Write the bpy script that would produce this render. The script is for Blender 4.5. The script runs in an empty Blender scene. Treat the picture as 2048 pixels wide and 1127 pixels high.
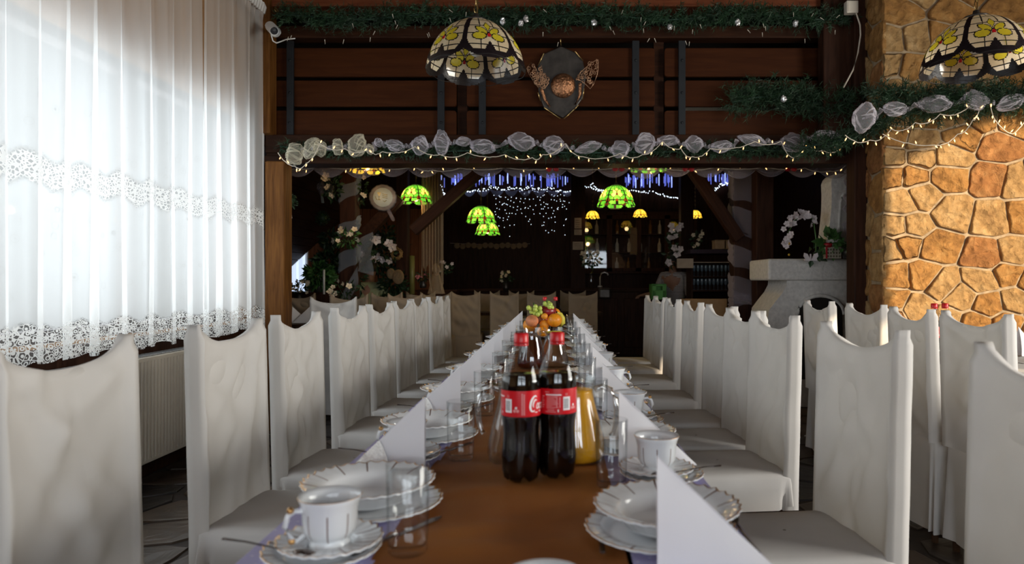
import bpy, bmesh, math, random
from mathutils import Vector, Matrix, noise
R = random.Random(7)
PI = math.pi
S = bpy.context.scene
C = S.collection
def rad(a): return a * PI / 180

# ------------------------------------------------------------ camera
cam_d = bpy.data.cameras.new('camera'); cam = bpy.data.objects.new('camera', cam_d); C.objects.link(cam)
cam.location = (0, 0, 1.16); cam.rotation_euler = (PI / 2, 0, 0)
cam_d.sensor_width = 36; cam_d.lens = 24; cam_d.shift_x = -86 / 2048; cam_d.clip_start = .02
cam_d.dof.use_dof = True; cam_d.dof.focus_distance = 3.6; cam_d.dof.aperture_fstop = 3.8
S.camera = cam
S.view_settings.view_transform = 'Standard'; S.view_settings.look = 'None'
S.view_settings.exposure = 0.34; S.view_settings.gamma = 1; S.view_settings.use_curve_mapping = False
S.cycles.max_bounces = 8; S.cycles.diffuse_bounces = 4; S.cycles.glossy_bounces = 3
S.cycles.transmission_bounces = 6; S.cycles.transparent_max_bounces = 20
S.cycles.caustics_reflective = False; S.cycles.caustics_refractive = False
S.cycles.sample_clamp_indirect = 4
# ------------------------------------------------------------ sky, sun, daylight through the windows
W = bpy.data.worlds.new('sky'); S.world = W; W.use_nodes = True
wn = W.node_tree.nodes; wl = W.node_tree.links
sky = wn.new('ShaderNodeTexSky'); sky.sky_type = 'HOSEK_WILKIE'; sky.turbidity = 4; sky.ground_albedo = .3
sky.sun_direction = Vector((.62, -.74, .3)).normalized()
wn['Background'].inputs[1].default_value = .45
wl.new(sky.outputs[0], wn['Background'].inputs[0])

def light(kind, name, loc, energy, color, rot=(0, 0, 0), **kw):
    d = bpy.data.lights.new(name, kind); d.energy = energy; d.color = color
    for k, v in kw.items(): setattr(d, k, v)
    o = bpy.data.objects.new(name, d); o.location = loc; o.rotation_euler = rot; C.objects.link(o); return o
sun_az, sun_el = rad(65), rad(11)      # the low sun stands to the right and behind the camera
sd = Vector((math.cos(sun_az) * math.cos(sun_el), -math.sin(sun_az) * math.cos(sun_el), math.sin(sun_el)))
sun = light('SUN', 'sun', (6, -6, 4), 5.6, (1, .80, .55), angle=rad(.6))
sun.rotation_euler = sd.to_track_quat('Z', 'Y').to_euler()
# daylight entering at the real window openings
light('AREA', 'daylight_curtain_window', (-2.75, 2.9, 1.66), 80, (.86, .94, 1), (0, -PI / 2, 0), shape='RECTANGLE', size=1.6, size_y=4.6)
light('AREA', 'daylight_right_windows', (4.9, 1.35, 1.8), 195, (1, .97, .9), (0, PI / 2, 0), shape='RECTANGLE', size=1.7, size_y=2.6)
light('AREA', 'daylight_rear_windows', (.4, -3.3, 1.7), 102, (.84, .92, 1), (PI / 2, 0, 0), shape='RECTANGLE', size=3.6, size_y=1.5)

# ------------------------------------------------------------ helpers: picture reading, materials, meshes
F, X0, Y0, H = 1365.0, 1110.0, 563.5, 1.16
def P(px, py, Y): return Vector(((px - X0) / F * Y, Y, H - (py - Y0) / F * Y))
def ns(p, s=1.0, o=0.0): return noise.noise(Vector((p[0] * s + o, p[1] * s + o * 1.7, p[2] * s - o)))
ORD = ['first', 'second', 'third', 'fourth', 'fifth', 'sixth', 'seventh', 'eighth', 'ninth', 'tenth', 'eleventh', 'twelfth', 'thirteenth', 'fourteenth']

def nt(name):
    m = bpy.data.materials.new(name); m.use_nodes = True
    t = m.node_tree; b = t.nodes['Principled BSDF']; return m, t, b
def tex(t, kind, scale=5, coord='Object', stretch=(1, 1, 1), **kw):
    tc = t.nodes.new('ShaderNodeTexCoord'); mp = t.nodes.new('ShaderNodeMapping'); mp.inputs['Scale'].default_value = stretch
    t.links.new(tc.outputs[coord], mp.inputs[0])
    n = t.nodes.new('ShaderNodeTex' + kind)
    if 'Scale' in n.inputs: n.inputs['Scale'].default_value = scale
    for k, v in kw.items():
        if k in n.inputs: n.inputs[k].default_value = v
        else: setattr(n, k, v)
    t.links.new(mp.outputs[0], n.inputs['Vector']); return n
def ramp(t, src, stops):
    r = t.nodes.new('ShaderNodeValToRGB'); e = r.color_ramp.elements
    while len(e) < len(stops): e.new(.5)
    for i, (p, c) in enumerate(stops):
        e[i].position = p; e[i].color = (*c, 1) if len(c) == 3 else c
    t.links.new(src, r.inputs[0]); return r
def bump(t, src, b, strength=.3, dist=.01):
    n = t.nodes.new('ShaderNodeBump'); n.inputs['Strength'].default_value = strength; n.inputs['Distance'].default_value = dist
    t.links.new(src, n.inputs['Height']); t.links.new(n.outputs[0], b.inputs['Normal']); return n
def mat(name, c, rough=.5, metal=0, var=.12, scale=12, bmp=0, dist=.004, emit=None, spec=.5, stretch=(1, 1, 1)):
    m, t, b = nt(name); b.inputs['Roughness'].default_value = rough; b.inputs['Metallic'].default_value = metal
    b.inputs['Specular IOR Level'].default_value = spec
    n = tex(t, 'Noise', scale, stretch=stretch, Detail=4)
    r = ramp(t, n.outputs[0], [(.3, [x * (1 - var) for x in c]), (.7, [min(1, x * (1 + var)) for x in c])])
    t.links.new(r.outputs[0], b.inputs['Base Color'])
    if bmp: bump(t, n.outputs[0], b, bmp, dist)
    if emit: b.inputs['Emission Color'].default_value = (*emit[0], 1); b.inputs['Emission Strength'].default_value = emit[1]
    return m
def wood(name, c1, c2, stretch=(1, 8, 8), rough=.55, scale=4, bmp=.25):
    m, t, b = nt(name); b.inputs['Roughness'].default_value = rough; b.inputs['Specular IOR Level'].default_value = .10
    n = tex(t, 'Noise', scale, stretch=stretch, Detail=6, Distortion=.6)
    r = ramp(t, n.outputs[0], [(.3, c1), (.52, [(a + d) / 2 for a, d in zip(c1, c2)]), (.72, c2)])
    t.links.new(r.outputs[0], b.inputs['Base Color']); bump(t, n.outputs[0], b, bmp, .004); return m
def mixsh(t, a, b, fac):
    m = t.nodes.new('ShaderNodeMixShader')
    if isinstance(fac, (int, float)): m.inputs[0].default_value = fac
    else: t.links.new(fac, m.inputs[0])
    t.links.new(a, m.inputs[1]); t.links.new(b, m.inputs[2]); return m
def sh(t, kind, c=None, rough=None):
    n = t.nodes.new('ShaderNodeBsdf' + kind)
    if c: n.inputs['Color'].default_value = (*c, 1)
    if rough is not None and 'Roughness' in n.inputs: n.inputs['Roughness'].default_value = rough
    return n
def out(t, s): t.links.new(s, t.nodes['Material Output'].inputs['Surface'])
def cloth(name, c, trans=.25, weave=420, var=.05, alpha=0, bmp=.15, tc=None):
    m, t, b = nt(name)
    n = tex(t, 'Noise', 5, Detail=3); w = tex(t, 'Noise', weave, Detail=1)
    r = ramp(t, n.outputs[0], [(.3, [x * (1 - var) for x in c]), (.7, [min(1, x * (1 + var)) for x in c])])
    d = sh(t, 'Diffuse'); tr = sh(t, 'Translucent', tc or c)
    t.links.new(r.outputs[0], d.inputs[0])
    bn = t.nodes.new('ShaderNodeBump'); bn.inputs['Strength'].default_value = bmp; bn.inputs['Distance'].default_value = .001
    t.links.new(w.outputs[0], bn.inputs['Height']); t.links.new(bn.outputs[0], d.inputs['Normal'])
    x = mixsh(t, d.outputs[0], tr.outputs[0], trans)
    if alpha:
        lw = t.nodes.new('ShaderNodeLayerWeight'); lw.inputs[0].default_value = .5     # slanting cloth shows more threads per area
        rr = ramp(t, lw.outputs['Facing'], [(.15, (alpha * .5,) * 3), (.55, (alpha,) * 3), (.9, (min(1, alpha * 2.4),) * 3)])
        x = mixsh(t, sh(t, 'Transparent', (1, 1, 1)).outputs[0], x.outputs[0], rr.outputs[0])
    out(t, x.outputs[0]); return m
def glass(name, tint=(.97, .98, .98), edge=(.45, .47, .48), refl=.5, base=.035):
    m, t, b = nt(name)
    lw = t.nodes.new('ShaderNodeLayerWeight'); lw.inputs[0].default_value = .35
    mx = t.nodes.new('ShaderNodeMix'); mx.data_type = 'RGBA'
    pw = t.nodes.new('ShaderNodeMath'); pw.operation = 'POWER'; pw.inputs[1].default_value = 4
    t.links.new(lw.outputs['Facing'], pw.inputs[0]); t.links.new(pw.outputs[0], mx.inputs[0])
    mx.inputs[6].default_value = (*tint, 1); mx.inputs[7].default_value = (*edge, 1)
    tr = sh(t, 'Transparent'); t.links.new(mx.outputs[2], tr.inputs[0])
    g = sh(t, 'Glossy', (1, 1, 1), .03)
    fr = t.nodes.new('ShaderNodeMath'); fr.operation = 'MULTIPLY_ADD'; fr.inputs[1].default_value = refl; fr.inputs[2].default_value = base
    t.links.new(pw.outputs[0], fr.inputs[0])
    out(t, mixsh(t, tr.outputs[0], g.outputs[0], fr.outputs[0]).outputs[0]); return m

class MB:
    def __init__(s): s.v = []; s.f = []; s.m = []; s.s = []
    def add(s, vs, fs, m=0, smooth=False, M=None):
        o = len(s.v)
        s.v += [tuple(M @ Vector(p)) if M else tuple(p) for p in vs]
        for f in fs: s.f.append([i + o for i in f]); s.m.append(m); s.s.append(smooth)
    def box(s, x0, x1, y0, y1, z0, z1, m=0, M=None):
        v = [(x, y, z) for z in (z0, z1) for y in (y0, y1) for x in (x0, x1)]
        s.add(v, [(0, 2, 3, 1), (4, 5, 7, 6), (0, 1, 5, 4), (2, 6, 7, 3), (0, 4, 6, 2), (1, 3, 7, 5)], m, False, M); return s
    def grid(s, rows, m=0, smooth=True, wrap=False, flip=False, M=None):
        n = len(rows[0]); v = [p for r in rows for p in r]; fs = []
        for i in range(len(rows) - 1):
            for j in range(n if wrap else n - 1):
                k = (j + 1) % n; a = [i * n + j, i * n + k, (i + 1) * n + k, (i + 1) * n + j]
                fs.append(a[::-1] if flip else a)
        s.add(v, fs, m, smooth, M); return s
    def lathe(s, prof, n=24, c=(0, 0, 0), m=0, rf=None, smooth=True, M=None, cap=False, mf=None):
        o = len(s.v)
        for i, (r, z) in enumerate(prof):
            for j in range(n):
                a = 2 * PI * j / n; k = rf(i, a) if rf else (1, 0)
                p = Vector((c[0] + r * k[0] * math.cos(a), c[1] + r * k[0] * math.sin(a), c[2] + z + k[1]))
                s.v.append(tuple(M @ p) if M else tuple(p))
        for i in range(len(prof) - 1):
            for j in range(n):
                k = (j + 1) % n
                s.f.append([o + i * n + j, o + i * n + k, o + (i + 1) * n + k, o + (i + 1) * n + j])
                s.m.append(mf(i, j) if mf else m); s.s.append(smooth)
        if cap:
            s.f.append([o + j for j in range(n)][::-1]); s.m.append(m); s.s.append(False)
            s.f.append([o + (len(prof) - 1) * n + j for j in range(n)]); s.m.append(m); s.s.append(False)
        return s
    def tube(s, pts, r, n=8, m=0, cap=True, smooth=True, flat=1.0):
        pts = [Vector(p) for p in pts]; rows = []; up = Vector((0, 0, 1))
        for i, p in enumerate(pts):
            d = (pts[min(i + 1, len(pts) - 1)] - pts[max(i - 1, 0)]).normalized()
            u = up if abs(d.dot(up)) < .95 else Vector((1, 0, 0))
            a = d.cross(u).normalized(); b = a.cross(d).normalized()
            q = r[i] if isinstance(r, (list, tuple)) else r
            rows.append([tuple(p + (a * math.cos(2 * PI * j / n) + b * math.sin(2 * PI * j / n) * flat) * q) for j in range(n)])
        o = len(s.v); s.grid(rows, m, smooth, True)
        if cap:
            s.f.append([o + j for j in range(n)]); s.m.append(m); s.s.append(False)
            s.f.append([o + (len(rows) - 1) * n + j for j in range(n)][::-1]); s.m.append(m); s.s.append(False)
        return s
    def prism(s, poly, d, m=0, M=None):
        n = len(poly); v = [(x, y, 0) for x, y in poly] + [(x, y, d) for x, y in poly]
        s.add(v, [list(range(n))[::-1], list(range(n, 2 * n))] + [[i, (i + 1) % n, n + (i + 1) % n, n + i] for i in range(n)], m, False, M); return s
    def ball(s, c, r, m=0, n=10, k=7, sq=(1, 1, 1), nz=0, seed=0, smooth=True):
        rows = []
        for i in range(k + 1):
            th = PI * i / k; row = []
            for j in range(n):
                a = 2 * PI * j / n; d = Vector((math.sin(th) * math.cos(a), math.sin(th) * math.sin(a), math.cos(th)))
                q = r * (1 + nz * ns(d, 2.3, seed)) if nz else r
                row.append((c[0] + d.x * q * sq[0], c[1] + d.y * q * sq[1], c[2] + d.z * q * sq[2]))
            rows.append(row)
        return s.grid(rows, m, smooth, True, True)
    def mesh(s, name, mats, bevel=0):
        me = bpy.data.meshes.new(name); me.from_pydata(s.v, [], s.f); 
        for m in mats: me.materials.append(m)
        me.polygons.foreach_set('material_index', s.m); me.polygons.foreach_set('use_smooth', s.s)
        if bevel:
            b = bmesh.new(); b.from_mesh(me); bmesh.ops.remove_doubles(b, verts=b.verts, dist=1e-5)
            bmesh.ops.bevel(b, geom=[e for e in b.edges if len(e.link_faces) == 2 and e.calc_face_angle(0) > .6], offset=bevel, segments=2, affect='EDGES', profile=.5)
            b.to_mesh(me); b.free()
        me.update(); return me
def obj(name, mb, mats, parent=None, bevel=0, label=None, kind=None, loc=None):
    me = mb.mesh(name, mats if isinstance(mats, (list, tuple)) else [mats], bevel) if isinstance(mb, MB) else mb
    o = bpy.data.objects.new(name, me); C.objects.link(o)
    if parent: o.parent = parent
    if loc is not None: o.location = loc
    if label: o['label'] = label
    if kind: o['kind'] = kind
    return o
def tag(o, label, cat, group=None):
    o['label'] = label; o['category'] = cat
    if group: o['group'] = group
    return o
def thing(name, label, cat, loc=(0, 0, 0), rz=0, group=None):
    o = bpy.data.objects.new(name, None); C.objects.link(o); o.empty_display_size = .05
    o.location = loc; o.rotation_euler = (0, 0, rz); return tag(o, label, cat, group)
def dup(root, loc, rz=None, label=None, group=None):
    r = root.copy(); C.objects.link(r); r.location = loc
    if rz is not None: r.rotation_euler = (root.rotation_euler[0], root.rotation_euler[1], rz)
    if label: r['label'] = label
    if group: r['group'] = group
    for ch in list(root.children):
        c = ch.copy(); C.objects.link(c); c.parent = r
        for g in list(ch.children):
            d = g.copy(); C.objects.link(d); d.parent = c
    return r
def struct(name, mb, mats, parent=None, bevel=0):
    return obj(name, mb, mats, parent, bevel, kind=None if parent else 'structure')
def clip(poly, a, b):      # keep the side of poly nearer to a than to b
    m = ((a[0] + b[0]) / 2, (a[1] + b[1]) / 2); d = (b[0] - a[0], b[1] - a[1]); res = []
    f = lambda p: (p[0] - m[0]) * d[0] + (p[1] - m[1]) * d[1]
    for i in range(len(poly)):
        p, q = poly[i], poly[(i + 1) % len(poly)]; fp, fq = f(p), f(q)
        if fp <= 0: res.append(p)
        if (fp < 0) != (fq < 0):
            t = fp / (fp - fq); res.append((p[0] + (q[0] - p[0]) * t, p[1] + (q[1] - p[1]) * t))
    return res
def cells(seeds, rect):
    x0, x1, y0, y1 = rect; res = []
    for i, s in enumerate(seeds):
        poly = [(x0, y0), (x1, y0), (x1, y1), (x0, y1)]
        near = sorted((q for j, q in enumerate(seeds) if j != i), key=lambda q: (q[0] - s[0])**2 + (q[1] - s[1])**2)[:16]
        for q in near:
            poly = clip(poly, s, q)
            if len(poly) < 3: break
        if len(poly) >= 3: res.append(poly)
    return res
def stone_mb(poly, gap, depth, n, rough, seed, smooth=True):
    cx = sum(p[0] for p in poly) / len(poly); cy = sum(p[1] for p in poly) / len(poly)
    L = [math.dist(poly[i], poly[(i + 1) % len(poly)]) for i in range(len(poly))]; T = sum(L); pts = []
    for k in range(n):
        t = T * k / n; i = 0
        while t > L[i]: t -= L[i]; i = (i + 1) % len(poly)
        a, b = poly[i], poly[(i + 1) % len(poly)]; u = t / max(L[i], 1e-6)
        pts.append((a[0] + (b[0] - a[0]) * u, a[1] + (b[1] - a[1]) * u))
    pts = [((pts[k - 1][0] + 8 * pts[k][0] + pts[(k + 1) % n][0]) / 10, (pts[k - 1][1] + 8 * pts[k][1] + pts[(k + 1) % n][1]) / 10) for k in range(n)]
    size = math.sqrt(T * T / 16); rows = []
    for g, d in ((gap, -.01), (gap * 1.1, depth * .75), (gap * 1.7, depth), (size * .10, depth), (size * .16, depth), (size * .22, depth), (size * .28, depth), (size * .34, depth), (size * .40, depth)):
        row = []
        for x, y in pts:
            D = max(math.hypot(x - cx, y - cy), 1e-6); k = max(.08, 1 - g / D * (1 + .35 * ns((x, y, seed), 9)))
            q = (cx + (x - cx) * k, cy + (y - cy) * k)
            dz = rough * (ns((q[0], q[1], seed), 6.5) * .9 + ns((q[0], q[1], seed), 17) * .7 + ns((q[0], q[1], seed), 34) * .5) if d > 0 else 0
            row.append((q[0], q[1], d + dz * (1 if d == depth else .5)))
        rows.append(row)
    m = MB(); m.grid(rows, 0, smooth, True)
    m.v.append((cx, cy, depth + rough * ns((cx, cy, seed), 6.5))); e = len(m.v) - 1; o = (len(rows) - 1) * n
    for k in range(n): m.f.append([o + k, o + (k + 1) % n, e]); m.m.append(0); m.s.append(smooth)
    return m

# ------------------------------------------------------------ materials
M_floor = mat('slate_mortar', (.035, .026, .021), .8, var=.3, bmp=.3)
M_slate = [mat('slate_' + str(i), c, .42, var=.35, scale=6, bmp=.5, dist=.006) for i, c in enumerate([(.034, .025, .019), (.055, .038, .026), (.026, .022, .020), (.075, .050, .032)])]
M_plaster = mat('warm_plaster', (.42, .23, .10), .85, bmp=.2)
M_plank_dark = wood('dark_panelling', (.022, .009, .005), (.05, .02, .011), (8, 8, .8))
M_beam = wood('stained_beam', (.018, .0065, .003), (.040, .0145, .006), (.7, 8, 8))
M_rail = wood('balcony_board', (.034, .0085, .0016), (.054, .0148, .0032), (.8, 8, 8), rough=.6)
M_iron = mat('black_iron', (.02, .022, .025), .55, .6, bmp=.3)
M_post = wood('hewn_post', (.075, .027, .006), (.18, .075, .018), (9, 9, .8), bmp=.8)
M_dark = mat('dark_void', (.012, .008, .006), .9)
M_white = mat('white_paint', (.72, .71, .68), .4, var=.03)
M_cream = mat('cream_enamel', (.66, .60, .50), .45, var=.03)
M_grey = mat('grey_enamel', (.22, .22, .22), .5)
M_mortar = mat('stone_mortar', (.30, .225, .14), .9, var=.3, scale=22, bmp=.8, dist=.01)
def stone_mat(name, a, b_, c):
    m, t, b = nt(name); b.inputs['Roughness'].default_value = .78
    n = tex(t, 'Noise', 7, Detail=8, Roughness=.65); n2 = tex(t, 'Noise', 16, Detail=7, Roughness=.72, Distortion=.5); v = tex(t, 'Voronoi', 17, feature='F1')
    r = ramp(t, n.outputs[0], [(.28, a), (.5, b_), (.74, c)]); t.links.new(r.outputs[0], b.inputs['Base Color'])
    ad = t.nodes.new('ShaderNodeMath'); ad.operation = 'MULTIPLY_ADD'; ad.inputs[1].default_value = .7
    t.links.new(v.outputs['Distance'], ad.inputs[0]); t.links.new(n2.outputs[0], ad.inputs[2])
    bump(t, ad.outputs[0], b, 1.0, .04); return m
M_stone = [stone_mat('sandstone_ochre', (.20, .085, .018), (.40, .19, .045), (.56, .32, .11)),
           stone_mat('sandstone_pale', (.27, .14, .045), (.46, .27, .10), (.60, .40, .19)),
           stone_mat('sandstone_rust', (.20, .075, .018), (.36, .15, .04), (.48, .25, .09))]
M_chair = cloth('chair_cover_cotton', (.74, .715, .69), .24, tc=(.80, .78, .70))
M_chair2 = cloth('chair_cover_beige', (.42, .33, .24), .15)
M_legs = wood('chair_leg_wood', (.03, .015, .008), (.07, .035, .018), (9, 9, .8))
M_porc = mat('white_porcelain', (.80, .82, .84), .12, var=.015, spec=.6)
M_gold = mat('gold_rim', (.62, .36, .14), .3, .8, var=.3, scale=60)
M_goldline = mat('brown_gilt_line', (.20, .105, .075), .35, .4)
M_glass = glass('clear_glass', (.985, .99, .99), (.42, .45, .46), .16)
M_thick = glass('thick_glass', (.80, .81, .81), (.22, .24, .24), .7, .16); M_jug = glass('jug_glass', (.96, .97, .97), (.28, .30, .30), .4, .06)
M_pet = glass('clear_bottle_plastic', (.95, .96, .96), (.38, .38, .38), .35)
M_steel = mat('dark_cutlery_steel', (.16, .13, .115), .22, .95, var=.05)
M_cola = mat('cola', (.003, .0015, .001), .05, spec=.5, var=0)
M_red = mat('red_cap_plastic', (.55, .008, .012), .35, var=.05)
M_label = mat('red_label_film', (.62, .008, .016), .3, var=.04)
M_print = mat('white_print', (.85, .83, .83), .4, var=.02)
M_printp = mat('pink_print', (.80, .30, .30), .4, var=.02)
M_ink = mat('black_print', (.03, .03, .035), .5, var=.02)
M_oj = mat('orange_juice', (.86, .40, .015), .25, var=.05, scale=20)
M_apple = glass('apple_juice', (.62, .25, .035), (.25, .06, .008), .4)
M_lemon = mat('lemon_slice', (.80, .66, .05), .4, var=.1)
M_napkin = cloth('paper_napkin', (.90, .89, .91), .2, 700, .01, bmp=.05)
M_lace = mat('silver_lace_paper', (.90, .89, .86), .25, .25, var=.12, scale=160, bmp=1, dist=.004)
M_foliage = mat('pine_needles', (.014, .044, .016), .6, var=.5, scale=9)
M_leaf = mat('green_leaf', (.05, .13, .03), .5, var=.4)
M_leafdk = mat('dark_leaf', (.018, .045, .016), .55, var=.4)
M_flower = mat('cream_flower', (.72, .62, .46), .6)
M_flowerw = mat('white_flower', (.66, .58, .58), .6)
M_pink = mat('pink_flower', (.60, .20, .22), .6)
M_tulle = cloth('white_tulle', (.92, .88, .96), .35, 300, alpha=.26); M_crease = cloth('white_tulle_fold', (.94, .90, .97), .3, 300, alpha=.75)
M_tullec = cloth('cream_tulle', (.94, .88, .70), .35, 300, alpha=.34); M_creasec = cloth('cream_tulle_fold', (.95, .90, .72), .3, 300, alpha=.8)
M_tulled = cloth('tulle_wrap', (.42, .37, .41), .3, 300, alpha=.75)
M_voile = cloth('beige_voile', (.50, .37, .24), .3, 300, alpha=.8)
M_bulb = mat('warm_bulb', (1, .72, .4), .3, emit=((1, .50, .16), 3))
M_bulbw = mat('cold_bulb', (.8, .88, 1), .3, emit=((.72, .84, 1), 3.2))
M_wire = mat('pale_wire', (.62, .56, .46), .5)
M_wireg = mat('green_wire', (.02, .06, .04), .5)
M_silver = mat('silver_ornament', (.7, .7, .7), .3, .7, bmp=1)
M_copper = mat('beaten_copper', (.42, .20, .10), .32, .85, var=.5, scale=60, bmp=1, dist=.01)
M_bronze = mat('dark_bronze', (.06, .052, .045), .38, .5, var=.4)
M_brass = mat('brass', (.62, .43, .17), .3, .9)
M_plasterw = mat('white_stucco', (.66, .63, .59), .85, bmp=.7, scale=30, dist=.01)
M_paper = mat('old_paper', (.42, .33, .25), .8)
M_skin = mat('skin', (.40, .22, .15), .55)
M_skind = mat('skin_dark', (.28, .14, .09), .55)
M_hair = mat('dark_hair', (.03, .025, .02), .5, scale=60)
M_shirt = cloth('green_shirt', (.45, .47, .26), .05)
M_trouser = cloth('dark_trousers', (.05, .05, .06), 0)
M_green = mat('green_plastic', (.13, .42, .09), .4)
M_ribbon = cloth('ribbon', (.55, .60, .55), .3)
M_gold2 = mat('gold_foil', (.55, .42, .12), .35, .7)
M_foil = mat('white_foil_balloon', (.50, .54, .48), .45, 0, var=.1)
M_foilr = mat('clear_foil_edge', (.34, .29, .26), .4, .2, var=.3)
M_darkcloth = cloth('dark_purple_cloth', (.06, .045, .06), .05)
M_whitecloth = cloth('white_tablecloth', (.78, .76, .72), .1)

m, t, b = nt('striped_knit'); M_stripe = m
wv = tex(t, 'Wave', 9, stretch=(.01, .01, 1.6), wave_type='BANDS', bands_direction='Z')
t.links.new(ramp(t, wv.outputs[0], [(.45, (.05, .045, .05)), (.55, (.50, .44, .42))]).outputs[0], b.inputs['Base Color'])
# satin runner, with its own weave and broad creases
m, t, b = nt('brown_satin'); M_satin = m
b.inputs['Roughness'].default_value = .5; b.inputs['Specular IOR Level'].default_value = .18
n = tex(t, 'Noise', 3, Detail=3); w = tex(t, 'Noise', 90, stretch=(1, .12, 1), Detail=2)
t.links.new(ramp(t, n.outputs[0], [(.3, (.24, .082, .018)), (.7, (.34, .13, .034))]).outputs[0], b.inputs['Base Color']); bump(t, w.outputs[0], b, .12, .002)
m, t, b = nt('lilac_paper'); M_lilac = m
b.inputs['Roughness'].default_value = .6
v = tex(t, 'Voronoi', 75, feature='F1')
t.links.new(ramp(t, v.outputs['Distance'], [(.16, (.78, .76, .88)), (.24, (.50, .47, .74))]).outputs[0], b.inputs['Base Color'])
# net curtain: sheer voile with two bands of ring lace
m, t, b = nt('net_curtain'); M_curtain = m
uvn = t.nodes.new('ShaderNodeUVMap'); sep = t.nodes.new('ShaderNodeSeparateXYZ'); t.links.new(uvn.outputs[0], sep.inputs[0])
def mth(op, a, b_=None, c_=None, t=t):
    n = t.nodes.new('ShaderNodeMath'); n.operation = op
    for i, q in enumerate((a, b_, c_)):
        if q is None: continue
        if isinstance(q, (int, float)): n.inputs[i].default_value = q
        else: t.links.new(q, n.inputs[i])
    return n.outputs[0]
def uvtex(kind, scale, **kw):
    n = t.nodes.new('ShaderNodeTex' + kind); n.inputs['Scale'].default_value = scale
    for k, q in kw.items():
        if k in n.inputs: n.inputs[k].default_value = q
        else: setattr(n, k, q)
    t.links.new(uvn.outputs[0], n.inputs['Vector']); return n
V = sep.outputs[1]
wob = mth('MULTIPLY_ADD', mth('SINE', mth('MULTIPLY', sep.outputs[0], 38)), .018, V)
def band(c, h, soft): return mth('SUBTRACT', 1, mth('SMOOTH_MIN', 1, mth('MAXIMUM', 0, mth('DIVIDE', mth('SUBTRACT', mth('ABSOLUTE', mth('SUBTRACT', wob, c)), h), soft)), .01))
low = band(.87, .085, .02); mid = band(1.66, .052, .03)
vb = uvtex('Voronoi', 44, feature='F1', Randomness=.7); vs = uvtex('Voronoi', 64, feature='DISTANCE_TO_EDGE')
ve = uvtex('Voronoi', 44, feature='DISTANCE_TO_EDGE', Randomness=.7)
holes = mth('MULTIPLY', mth('GREATER_THAN', mth('ABSOLUTE', mth('SUBTRACT', vb.outputs['Distance'], .33)), .10), mth('GREATER_THAN', ve.outputs['Distance'], .07)); holes2 = mth('GREATER_THAN', vs.outputs['Distance'], .17)
lowhole = mth('MULTIPLY', low, holes); midhole = mth('MULTIPLY', mid, holes2)
dots = uvtex('Voronoi', 11, feature='F1')
dot = mth('MULTIPLY', mth('LESS_THAN', dots.outputs['Distance'], .07), mth('LESS_THAN', V, 2.05))
ring = mth('MULTIPLY', mth('LESS_THAN', mth('ABSOLUTE', mth('SUBTRACT', dots.outputs['Distance'], .2)), .016), mth('MULTIPLY', mth('LESS_THAN', V, 2.0), .5))
lace = mth('MINIMUM', 1, mth('ADD', mth('ADD', mth('SUBTRACT', low, lowhole), mth('SUBTRACT', mid, midhole)), mth('ADD', mth('MULTIPLY', dot, .6), ring)))
cov = mth('MAXIMUM', mth('MULTIPLY', lace, .96), mth('SUBTRACT', .60, mth('ADD', mth('MULTIPLY', lowhole, .50), mth('MULTIPLY', midhole, .22))))
d_ = sh(t, 'Diffuse', (.84, .83, .80)); tr_ = sh(t, 'Translucent', (.93, .93, .92)); tp_ = sh(t, 'Transparent', (1, 1, 1))
fab = mixsh(t, d_.outputs[0], tr_.outputs[0], .55); lacef = mixsh(t, d_.outputs[0], tr_.outputs[0], .25)
x_ = mixsh(t, fab.outputs[0], lacef.outputs[0], lace)
out(t, mixsh(t, tp_.outputs[0], x_.outputs[0], cov).outputs[0])

# ------------------------------------------------------------ setting
fl = struct('floor', MB().box(-6, 6.5, -3.6, 14, -.12, -.006), M_floor)
seeds = []
yy = .9
while yy < 6.2:
    xx = -2.4 + R.uniform(0, .2)
    while xx < 3.9:
        seeds.append((xx + R.uniform(-.13, .13), yy + R.uniform(-.1, .1))); xx += .46
    yy += .32
for i, c in enumerate(cells(seeds, (-2.45, 4.4, .75, 6.3))):
    if i < 296: obj('flagstone', stone_mb(c, .012, .004, 10, .004, i, False), M_slate[R.randrange(4)], fl)
struct('ground', MB().box(-30, 30, -30, 30, -.5, -.3), mat('garden_gravel', (.34, .36, .27), .9))
# left wall with the curtained window
wy0, wy1, wz0, wz1 = .5, 5.25, .86, 2.44
struct('baseboard_left', MB().box(-2.62, -2.455, -3.6, 5.7, 0, wz0 - .06), M_plank_dark)
w_ = MB(); w_.box(-2.62, -2.46, -3.6, 5.7, wz0 - .06, wz0).box(-2.62, -2.46, -3.6, 5.7, wz1, 4).box(-2.62, -2.46, -3.6, wy0, wz0, wz1).box(-2.62, -2.46, wy1, 5.7, wz0, wz1)
struct('wall_left', w_, M_plaster)
wf = struct('window_1', MB().box(-2.6, -2.5, wy0, wy1, wz0, wz0 + .06).box(-2.6, -2.5, wy0, wy1, wz1 - .06, wz1).box(-2.6, -2.5, wy0, wy0 + .06, wz0, wz1).box(-2.6, -2.5, wy1 - .06, wy1, wz0, wz1), M_beam)
for k in range(1, 4):
    y = wy0 + (wy1 - wy0) * k / 4; struct('mullion', MB().box(-2.59, -2.51, y - .035, y + .035, wz0, wz1), M_beam, wf)
for k in range(4):
    y = wy0 + (wy1 - wy0) * k / 4; struct('pane', MB().box(-2.553, -2.547, y + .05, y + (wy1 - wy0) / 4 - .05, wz0 + .05, wz1 - .05), M_glass, wf)
struct('trim_1', MB().box(-2.5, -2.40, wy0 - .1, wy1 + .05, .80, .84), M_beam)
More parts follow.
